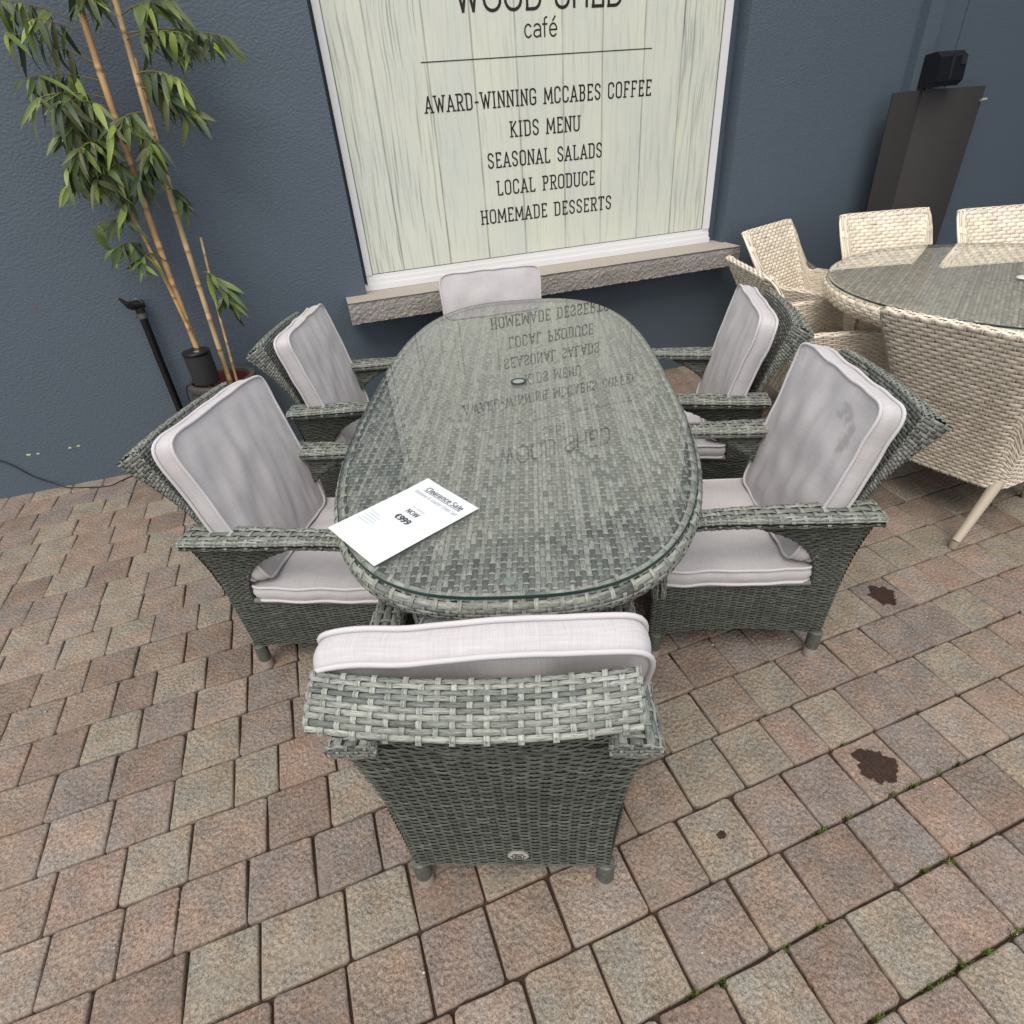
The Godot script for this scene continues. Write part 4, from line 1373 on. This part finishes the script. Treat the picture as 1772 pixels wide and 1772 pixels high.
func corner_things() -> void:
	M.cane = mat(rgb(205, 160, 108), 0.5, 0.5)
	M.cane.vertex_color_use_as_albedo = true
	M.cane.albedo_color = Color.WHITE
	# pot
	var pot := thing("planter", "dark grey ribbed planter pot holding the bamboo, in the left corner", "pot", Vector3(-0.615, 0, 0.185))
	var prof := PackedVector2Array()
	var y := 0.0
	prof.append(Vector2(0.0, 0.0)); prof.append(Vector2(0.1, 0.0))
	while y < 0.46:
		var belly := 0.105 + 0.055 * sin(clampf(y / 0.46, 0, 1) * 2.2)
		prof.append(Vector2(belly, y + 0.004)); prof.append(Vector2(belly + 0.0035, y + 0.009))
		y += 0.014
	prof.append_array(PackedVector2Array([Vector2(0.158, 0.466), Vector2(0.163, 0.474), Vector2(0.163, 0.494), Vector2(0.158, 0.501), Vector2(0.14, 0.501), Vector2(0.134, 0.494), Vector2(0.13, 0.44)]))
	var pm := Mesher.new()
	pm.lathe(prof, 48)
	put("pot_body", pm.mesh(), mat(rgb(74, 72, 70), 0.6, 0.4), pot)
	var lm := Mesher.new()
	lm.lathe(PackedVector2Array([Vector2(0.0, 0.41), Vector2(0.1, 0.415), Vector2(0.118, 0.42), Vector2(0.122, 0.485), Vector2(0.128, 0.485)]), 36)
	put("liner", lm.mesh(), mat(rgb(86, 26, 20), 0.7), pot)

	# bamboo
	var bam := thing("bamboo_plant", "tall artificial bamboo with yellow canes and drooping green leaves in the pot", "plant", Vector3(-0.615, 0.4, 0.185))
	var rel := Vector3(-0.615, 0.4, 0.185)
	var P := func(x: float, yy: float, z: float) -> Vector3: return Vector3(x, yy, z) - rel
	var ca := Color(0.60, 0.37, 0.17)
	culm(bam, [P.call(-0.675, 0.41, 0.17), P.call(-0.676, 0.66, 0.17), P.call(-0.676, 0.93, 0.17), P.call(-0.668, 1.232, 0.17), P.call(-0.654, 1.54, 0.17), P.call(-0.645, 1.72, 0.17), P.call(-0.632, 1.9, 0.17), P.call(-0.615, 2.15, 0.17)], 0.0135, 0.0115, 0.155, ca)
	culm(bam, [P.call(-0.655, 0.41, 0.19), P.call(-0.672, 0.7, 0.188), P.call(-0.69, 0.93, 0.185), P.call(-0.72, 1.2, 0.185), P.call(-0.74, 1.37, 0.19)], 0.009, 0.006, 0.14, Color(0.56, 0.36, 0.15))
	culm(bam, [P.call(-0.588, 0.41, 0.17), P.call(-0.582, 0.58, 0.17), P.call(-0.567, 1.03, 0.17), P.call(-0.556, 1.31, 0.17), P.call(-0.532, 1.607, 0.17), P.call(-0.51, 1.89, 0.17), P.call(-0.495, 2.1, 0.17)], 0.012, 0.01, 0.15, Color(0.60, 0.43, 0.22))
	culm(bam, [P.call(-0.548, 1.3, 0.165), P.call(-0.528, 1.56, 0.165), P.call(-0.512, 1.75, 0.165)], 0.009, 0.008, 0.13, Color(0.55, 0.36, 0.18))
	culm(bam, [P.call(-0.556, 0.41, 0.17), P.call(-0.549, 0.52, 0.17), P.call(-0.525, 0.83, 0.17), P.call(-0.494, 1.12, 0.17)], 0.0065, 0.005, 0.1, Color(0.55, 0.38, 0.2))
	var greens := []
	var green_cols: Array[Color] = [rgb(74, 92, 46), rgb(92, 112, 50), rgb(52, 70, 44), rgb(126, 144, 66), rgb(78, 92, 56), rgb(66, 72, 34)]
	var rest := Mesher.new()
	for c in green_cols:
		var g := mat(c, 0.5, 0.5)
		g.backlight = Color(0.3, 0.36, 0.14)
		greens.append(g)
	var leaves := []
	for k in 8: leaves.append(leaf_mesh([0.105, 0.125, 0.09, 0.14, 0.115, 0.1, 0.085, 0.13][k], [0.022, 0.019, 0.021, 0.018, 0.024, 0.018, 0.023, 0.02][k], [0.02, 0.04, 0.012, 0.05, 0.03, 0.015, 0.035, 0.06][k], [0.25, 0.3, 0.15, 0.35, 0.2, 0.3, 0.2, 0.25][k]))
	var twig := mat(rgb(120, 112, 60), 0.7)
	# branches: start, end, leaves
	var br := [
		[-0.657, 1.857, 0.17, -0.88, 1.92, 0.22, 11], [-0.66, 1.825, 0.17, -0.80, 1.86, 0.26, 6], [-0.65, 1.74, 0.17, -0.90, 1.835, 0.24, 10],
		[-0.653, 1.687, 0.17, -0.89, 1.70, 0.24, 12], [-0.656, 1.633, 0.17, -0.86, 1.64, 0.28, 16], [-0.656, 1.6, 0.17, -0.80, 1.62, 0.30, 18],
		[-0.656, 1.559, 0.17, -0.83, 1.53, 0.29, 20], [-0.656, 1.50, 0.17, -0.80, 1.47, 0.32, 20], [-0.656, 1.45, 0.17, -0.86, 1.42, 0.28, 20],
		[-0.656, 1.42, 0.17, -0.78, 1.37, 0.30, 18], [-0.66, 1.40, 0.17, -0.90, 1.36, 0.24, 14],
		[-0.515, 1.87, 0.17, -0.30, 1.90, 0.25, 16], [-0.525, 1.82, 0.17, -0.16, 1.79, 0.26, 26], [-0.527, 1.80, 0.17, -0.30, 1.80, 0.30, 16], [-0.532, 1.70, 0.17, -0.36, 1.67, 0.26, 14],
		[-0.531, 1.662, 0.17, -0.35, 1.56, 0.25, 22], [-0.54, 1.58, 0.17, -0.66, 1.53, 0.28, 14], [-0.534, 1.50, 0.17, -0.55, 1.43, 0.32, 16], [-0.56, 1.42, 0.17, -0.62, 1.36, 0.32, 14],
		[-0.66, 1.38, 0.18, -0.74, 1.22, 0.27, 10], [-0.71, 1.215, 0.185, -0.89, 1.205, 0.22, 4], [-0.70, 1.12, 0.185, -0.83, 1.12, 0.24, 8], [-0.70, 1.08, 0.185, -0.75, 1.05, 0.25, 6],
		[-0.56, 1.31, 0.17, -0.50, 1.28, 0.24, 6], [-0.53, 0.98, 0.17, -0.46, 0.92, 0.23, 12], [-0.527, 0.86, 0.17, -0.44, 0.83, 0.22, 6], [-0.632, 1.9, 0.17, -0.56, 1.96, 0.24, 8], [-0.51, 1.89, 0.17, -0.62, 1.98, 0.22, 8], [-0.62, 2.05, 0.17, -0.76, 2.06, 0.25, 10], [-0.50, 2.0, 0.17, -0.36, 2.02, 0.26, 10]]
	var r := RandomNumberGenerator.new()
	r.seed = 314
	var twigs := Mesher.new()
	var count := 0
	for b in br:
		var a := Vector3(b[0], b[1], b[2])
		var e := Vector3(b[3], b[4], b[5])
		var mid := a.lerp(e, 0.5) + Vector3(0, 0.035, 0)
		var pts := PackedVector3Array()
		var rad := PackedFloat32Array()
		for k in 9:
			var t := k / 8.0
			pts.append(a.lerp(mid, t).lerp(mid.lerp(e, t), t) - rel); rad.append(lerpf(0.0026, 0.001, t))
		var tm := Mesher.new()
		tm.tube(pts, rad, 6, true)
		put("branch", tm.mesh(), twig, bam)
		var many := int(b[6] * 1.75)
		for k in many:
			var t := lerpf(0.25, 1.0, (k + r.randf()) / many)
			var pos := (a.lerp(mid, t).lerp(mid.lerp(e, t), t)) - rel
			var out := (e - a)
			out.y = 0
			out = out.normalized()
			var dir := (out * r.randf_range(0.0, 0.9) + Vector3(r.randfn(0, 0.5), 0, r.randfn(0, 0.5)) + Vector3(0, r.randf_range(-1.7, -0.25), 0)).normalized()
			if pos.z + dir.z * 0.12 + rel.z < 0.03: dir.z = absf(dir.z)
			var up := Vector3(r.randfn(0, 0.5), 0.7, 0.8 + r.randfn(0, 0.4))
			up = (up - dir * up.dot(dir)).normalized()
			var x := dir.cross(up).normalized() 
			var basis := Basis(x, up, -dir)
			var sc := r.randf_range(0.8, 1.2)
			# a short stalk keeps the leaf on its twig
			var xf := Transform3D(basis.scaled_local(Vector3(sc, sc, sc)), pos)
			var kind := r.randi() % 8
			var green := r.randi() % 6
			if count < 300:
				put("leaf", leaves[kind], greens[green], bam).transform = xf
			else:
				var arr: Array = (leaves[kind] as ArrayMesh).surface_get_arrays(0)
				var off := rest.P.size()
				for q in arr[Mesh.ARRAY_VERTEX].size():
					rest.v(xf * arr[Mesh.ARRAY_VERTEX][q], (xf.basis * arr[Mesh.ARRAY_NORMAL][q]).normalized(), Vector2.ZERO, green_cols[green].srgb_to_linear())
				for q in arr[Mesh.ARRAY_INDEX]: rest.I.append(off + q)
			count += 1
	var rm := mat(Color.WHITE, 0.5, 0.5)
	rm.vertex_color_use_as_albedo = true
	rm.backlight = Color(0.3, 0.36, 0.14)
	put("leaf_mass", rest.mesh(), rm, bam).set_meta("kind", "stuff")

	# loudspeaker on the pot's rim
	var sp := thing("loudspeaker", "black cylindrical loudspeaker standing on the planter's rim", "loudspeaker", Vector3(-0.672, 0.502, 0.235), 0.3)
	var bodym := Mesher.new()
	bodym.lathe(PackedVector2Array([Vector2(0.0, 0.0), Vector2(0.056, 0.0), Vector2(0.06, 0.004), Vector2(0.061, 0.08), Vector2(0.061, 0.139)]), 36)
	put("grille", bodym.mesh(), mat(rgb(48, 48, 50), 0.7, 0.4), sp)
	var capm := Mesher.new()
	capm.lathe(PackedVector2Array([Vector2(0.061, 0.1395), Vector2(0.0625, 0.1415), Vector2(0.0625, 0.152), Vector2(0.0605, 0.156), Vector2(0.055, 0.156), Vector2(0.0, 0.1545)]), 36)
	put("top_cap", capm.mesh(), mat(rgb(20, 20, 22), 0.3, 0.5), sp)
	var bt := Mesher.new()
	bt.box(Vector3(-0.012, 0.1552, 0.012), Vector3(0.012, 0.1562, 0.015)); bt.box(Vector3(-0.006, 0.1552, 0.022), Vector3(0.008, 0.1562, 0.025))
	put("marks", bt.mesh(), mat(rgb(190, 190, 190), 0.4), sp)

	# black pipe with fittings
	var pipe := thing("black_pipe", "black pipe with metal fittings rising up the wall beside the planter", "pipe", Vector3(-0.885, 0, 0.05))
	var m1 := Mesher.new()
	m1.tube(PackedVector3Array([Vector3(-0.012, 0.0, 0.012), Vector3(-0.004, 0.3, 0.004), Vector3(0, 0.6, 0), Vector3(0.004, 0.8, -0.005)]), PackedFloat32Array([0.0175, 0.0175, 0.0175, 0.0175]), 16)
	put("pipe_run", m1.mesh(), mat(rgb(16, 16, 18), 0.3, 0.5), pipe)
	var steel := mat(rgb(120, 118, 114), 0.35, 0.5, 0.7)
	var dark := mat(rgb(34, 33, 34), 0.4, 0.5)
	var m2 := Mesher.new()
	m2.tube(PackedVector3Array([Vector3(0.004, 0.795, -0.005), Vector3(0.004, 0.818, -0.006)]), PackedFloat32Array([0.0235, 0.0235]), 16)
	put("collar", m2.mesh(), steel, pipe)
	var m3 := Mesher.new()
	m3.tube(PackedVector3Array([Vector3(0.004, 0.815, -0.006), Vector3(0.004, 0.85, -0.006), Vector3(-0.004, 0.868, -0.002)]), PackedFloat32Array([0.02, 0.021, 0.018]), 14)
	m3.tube(PackedVector3Array([Vector3(0.02, 0.855, -0.02), Vector3(-0.02, 0.862, 0.024)]), PackedFloat32Array([0.021, 0.02]), 14)
	put("elbow", m3.mesh(), dark, pipe)
	var m4 := Mesher.new()
	m4.tube(PackedVector3Array([Vector3(-0.02, 0.862, 0.024), Vector3(-0.028, 0.87, 0.03)]), PackedFloat32Array([0.0175, 0.016]), 14)
	m4.tube(PackedVector3Array([Vector3(-0.028, 0.87, 0.03), Vector3(-0.04, 0.888, 0.034), Vector3(-0.05, 0.905, 0.036)]), PackedFloat32Array([0.012, 0.009, 0.004]), 12)
	put("nozzle", m4.mesh(), dark, pipe)
	var m5 := Mesher.new()
	var ring := PackedVector3Array()
	var rr := PackedFloat32Array()
	for k in 25:
		var a := TAU * k / 24
		ring.append(Vector3(0.004 + 0.022 * cos(a), 0.862 + 0.022 * sin(a), 0.0)); rr.append(0.0025)
	m5.tube(ring, rr, 6, false)
	put("clamp_ring", m5.mesh(), steel, pipe)

	# cable
	var cb := Mesher.new()
	var pts := PackedVector3Array()
	var rd := PackedFloat32Array()
	var way := [Vector3(-2.5, 0.42, 0.006), Vector3(-2.0, 0.29, 0.006), Vector3(-1.794, 0.212, 0.006), Vector3(-1.694, 0.093, 0.007), Vector3(-1.62, 0.035, 0.012), Vector3(-1.568, 0.006, 0.03), Vector3(-1.46, 0.005, 0.075), Vector3(-1.348, 0.005, 0.109), Vector3(-1.29, 0.005, 0.07), Vector3(-1.235, 0.006, 0.04), Vector3(-1.1, 0.006, 0.05), Vector3(-0.93, 0.006, 0.1), Vector3(-0.83, 0.03, 0.16), Vector3(-0.80, 0.2, 0.2), Vector3(-0.785, 0.36, 0.235), Vector3(-0.775, 0.47, 0.25), Vector3(-0.762, 0.505, 0.25), Vector3(-0.732, 0.515, 0.246)]
	for k in way.size() - 1:
		for s in 6:
			var p0: Vector3 = way[maxi(k - 1, 0)]
			var p3: Vector3 = way[mini(k + 2, way.size() - 1)]
			pts.append(way[k].cubic_interpolate(way[k + 1], p0, p3, s / 6.0)); rd.append(0.0032)
	pts.append(way[way.size() - 1]); rd.append(0.0032)
	cb.tube(pts, rd, 7, true)
	tag(put("cable", cb.mesh(), M.plastic_black), "thin black cable running down the wall and along its foot to the planter", "cable")

# ---------------------------------------------------------------- panel, lamp, downpipe
func wall_things() -> void:
	var dp := thing("downpipe", "square downpipe boxing painted slate blue on the wall, right of the sign", "pipe", Vector3(3.46, 0, 0.0))
	var m := Mesher.new()
	m.box(Vector3(-0.05, -0.01, -0.01), Vector3(0.05, 3.6, 0.06))
	put("boxing", m.mesh(), M.wall_paint, dp)
	var st := Mesher.new()
	st.box(Vector3(0.27, -0.01, -0.01), Vector3(0.30, 3.6, 0.008))
	put("bead", st.mesh(), M.wall_paint, dp)
	# folded sheet leaning on the wall
	var panel := thing("metal_panel", "dark grey folded metal sheet leaning on the wall behind the cream chairs", "panel")
	var pm := Mesher.new()
	var L0 := Vector3(3.235, 0, 0.16)
	var L1 := Vector3(3.225, 1.425, 0.13)
	var F0 := Vector3(3.50, 0, 0.075)
	var F1 := Vector3(3.50, 1.425, 0.068)
	var R0 := Vector3(3.93, 0, 0.10)
	var R1 := Vector3(3.97, 1.42, 0.07)
	pm.sheet(func(u: float, v: float): return L0.lerp(F0, u).lerp(L1.lerp(F1, u), v), 6, 10, false)
	pm.sheet(func(u: float, v: float): return F0.lerp(R0, u).lerp(F1.lerp(R1, u), v) + Vector3(0, 0, 0.045 * sin(PI * u) * (1.0 - 0.3 * v)), 14, 10, false)
	pm.sheet(func(u: float, v: float): return L0.lerp(F0, u).lerp(L1.lerp(F1, u), v) - Vector3(0, 0, 0.004), 6, 10, true)
	pm.sheet(func(u: float, v: float): return F0.lerp(R0, u).lerp(F1.lerp(R1, u), v) + Vector3(0, 0, 0.045 * sin(PI * u) * (1.0 - 0.3 * v) - 0.004), 14, 10, true)
	put("sheet", pm.mesh(), mat(rgb(66, 64, 64), 0.5, 0.5), panel)
	var bm := Mesher.new()
	bm.tube(PackedVector3Array([Vector3(3.945, 1.35, 0.085), Vector3(3.985, 1.352, 0.086)]), PackedFloat32Array([0.008, 0.008]), 10)
	put("bolt", bm.mesh(), mat(rgb(200, 200, 196), 0.35, 0.5, 0.5), panel)
	# lamp above it
	var lamp := thing("wall_lamp", "unlit black box lamp fixed to the wall above the leaning metal panel", "lamp", Vector3(3.555, 1.51, 0.0))
	var a := Mesher.new()
	a.box(Vector3(-0.05, -0.03, -0.01), Vector3(0.06, 0.05, 0.062))
	put("bracket", a.mesh(), M.plastic_black, lamp)
	var hood := Mesher.new()
	var sec := PackedVector2Array([Vector2(0.06, -0.075), Vector2(0.06, 0.075), Vector2(0.13, 0.085), Vector2(0.165, 0.06), Vector2(0.175, -0.05), Vector2(0.15, -0.075)])
	for k in sec.size():
		var p := sec[k]
		var q := sec[(k + 1) % sec.size()]
		var mid := (p + q) * 0.5 - Vector2(0.115, 0.0)
		hood.face(Vector3(-0.095, p.y, p.x), Vector3(0.095, p.y, p.x), Vector3(0.095, q.y, q.x), Vector3(-0.095, q.y, q.x), Vector3(0, mid.y, mid.x))
	for s in [-1.0, 1.0]:
		for k in sec.size() - 2:
			hood.face(Vector3(s * 0.095, sec[0].y, sec[0].x), Vector3(s * 0.095, sec[k + 1].y, sec[k + 1].x), Vector3(s * 0.095, sec[k + 2].y, sec[k + 2].x), Vector3(s * 0.095, sec[k + 2].y, sec[k + 2].x), Vector3(s, 0, 0))
	put("housing", hood.mesh(), mat(rgb(22, 23, 28), 0.3, 0.5), lamp)
	var fr := Mesher.new()
	fr.box(Vector3(-0.012, -0.045, 0.163), Vector3(-0.004, 0.07, 0.178)); fr.box(Vector3(0.05, 0.02, 0.165), Vector3(0.085, 0.06, 0.176))
	put("hinge", fr.mesh(), mat(rgb(48, 48, 54), 0.35), lamp)
	var cab := Mesher.new()
	cab.tube(PackedVector3Array([Vector3(-0.03, -0.07, 0.07), Vector3(-0.035, -0.12, 0.06), Vector3(-0.04, -0.2, 0.03)]), PackedFloat32Array([0.006, 0.005, 0.005]), 8)
	put("conduit", cab.mesh(), mat(rgb(110, 96, 84), 0.6), lamp)

# ---------------------------------------------------------------- moss, grit, marks
func small_things() -> void:
	var r := RandomNumberGenerator.new()
	r.seed = 5150
	var moss := Mesher.new()
	for q in [[0.819, 2.786, 1.3], [0.904, 2.777, 0.9], [1.117, 2.77, 1.6], [1.054, 2.766, 0.9], [1.203, 2.756, 0.9], [0.975, 2.928, 0.9], [1.124, 2.919, 0.7], [1.037, 2.935, 1.1], [0.586, 2.955, 1.2], [0.434, 2.962, 1.0], [0.893, 3.088, 1.3], [0.807, 3.099, 1.4], [1.04, 3.077, 1.3], [0.96, 3.089, 1.1], [0.677, 2.944, 0.6], [0.671, 3.104, 1.1], [0.372, 2.959, 0.9], [1.041, 2.618, 0.5], [1.272, 2.761, 0.6]]:
		for k in int(90 * q[2]):
			var a := r.randf() * TAU
			var d: float = absf(r.randfn(0.0, 0.011)) * q[2]
			var p := Vector3(q[0] + d * cos(a) * 1.5, -0.006, q[1] + d * sin(a) * 0.7)
			var hgt := r.randf_range(0.006, 0.012)
			var lean := Vector3(r.randfn(0, 0.004), hgt, r.randfn(0, 0.004))
			var s := Vector3(cos(a + 1.3), 0, sin(a + 1.3)) * r.randf_range(0.0008, 0.0016)
			var n := Vector3(-s.z, 0.002, s.x).normalized()
			var c := [Color(0.10, 0.16, 0.025), Color(0.07, 0.12, 0.02), Color(0.14, 0.2, 0.04)][r.randi() % 3] as Color
			moss.tri(moss.v(p - s, n, Vector2.ZERO, c), moss.v(p + s, n, Vector2.ZERO, c), moss.v(p + lean, n, Vector2.ZERO, c))
	var mm := mat(Color.WHITE, 0.9, 0.2)
	mm.vertex_color_use_as_albedo = true
	var mo := put("moss", moss.mesh(), mm)
	tag(mo, "small green moss tufts in the paving joints at lower right", "moss", "", "stuff")
	# wet patches
	var wet := mat(rgb(78, 62, 54), 0.75, 0.3)
	wet.albedo_texture = M.stone
	wet.uv1_triplanar = true
	wet.uv1_world_triplanar = true
	wet.uv1_scale = Vector3(1.35, 1.35, 1.35)
	var n := FastNoiseLite.new()
	n.seed = 2
	n.frequency = 1.0
	n.fractal_octaves = 4
	for q in [[1.517, 2.206, 0.045, 0.042], [1.0, 2.727, 0.046, 0.05], [0.546, 2.739, 0.011, 0.009]]:
		var best := Vector2.ZERO
		for c in M.cell_centres:
			if c.distance_to(Vector2(q[0], q[1])) < best.distance_to(Vector2(q[0], q[1])): best = c
		var m := Mesher.new()
		var c := m.v(Vector3.ZERO, Vector3.UP)
		for k in 180:
			var a := TAU * k / 180
			var d: float = 1.0 + 0.5 * n.get_noise_2d(cos(a) * 1.1 + q[0] * 9.0, sin(a) * 1.1 + 4.0)
			var p := Vector2(q[2] * d * cos(a), q[3] * d * sin(a))
			p = p.clamp(Vector2(-0.066, -0.066), Vector2(0.066, 0.066))
			m.v(Vector3(p.x, 0, p.y), Vector3.UP)
		for k in 180: m.tri(c, 1 + k, 1 + (k + 1) % 180)
		var o := put("wet_patch", m.mesh(), wet)
		o.position = Vector3(best.x, 0.0032, best.y)
		tag(o, ["dark wet patch on a paver below the near right armchair", "dark ragged wet patch on a paver right of the near chair", "small dark spot on a paver right of the near chair's legs"][used["wet_patch"]], "stain", "", "")
	# pale grit and mortar crumbs
	var grit := Mesher.new()
	for k in 420:
		var p := Vector3(r.randf_range(-1.6, 2.6), 0.003, r.randf_range(0.1, 3.3))
		var sz := r.randf_range(0.0009, 0.0024) * (2.4 if r.randf() < 0.1 else 1.0)
		var c := Color(0.55, 0.52, 0.47) * r.randf_range(0.6, 1.3)
		var first := grit.P.size()
		for a in 5: grit.v(p + Vector3(cos(TAU * a / 5) * sz * r.randf_range(0.6, 1.4), 0, sin(TAU * a / 5) * sz), Vector3(cos(TAU * a / 5), 0.6, sin(TAU * a / 5)).normalized(), Vector2.ZERO, c)
		var t := grit.v(p + Vector3(0, sz * 0.8, 0), Vector3.UP, Vector2.ZERO, c)
		for a in 5: grit.tri(t, first + a, first + (a + 1) % 5)
	tag(put("grit", grit.mesh(), mm), "pale specks of grit scattered over the pavers", "grit", "", "stuff")
	# chips in the wall paint
	var wall := get_node("wall") as Node3D
	for q in [[-1.309, 0.897, 0.007, 0], [-0.037, 0.898, 0.006, 0], [-1.662, 0.211, 0.011, 1], [-1.621, 0.208, 0.007, 1], [-1.474, 0.208, 0.009, 1], [-1.433, 0.211, 0.008, 1]]:
		var m := Mesher.new()
		var c := m.v(Vector3(0, 0, 0.0012), Vector3.BACK)
		for k in 12:
			var a := TAU * k / 12
			var d := r.randf_range(0.6, 1.2)
			m.v(Vector3(q[2] * d * cos(a), q[2] * 0.6 * d * sin(a), 0.0006), Vector3(cos(a) * 0.4, sin(a) * 0.4, 1).normalized())
		for k in 12: m.tri(c, 1 + k, 1 + (k + 1) % 12)
		var o := put("paint_chip", m.mesh(), mat(rgb(128, 84, 78), 0.9) if q[3] == 0 else mat(rgb(206, 204, 150), 0.9), wall)
		o.position = Vector3(q[0], q[1], 0.0006)
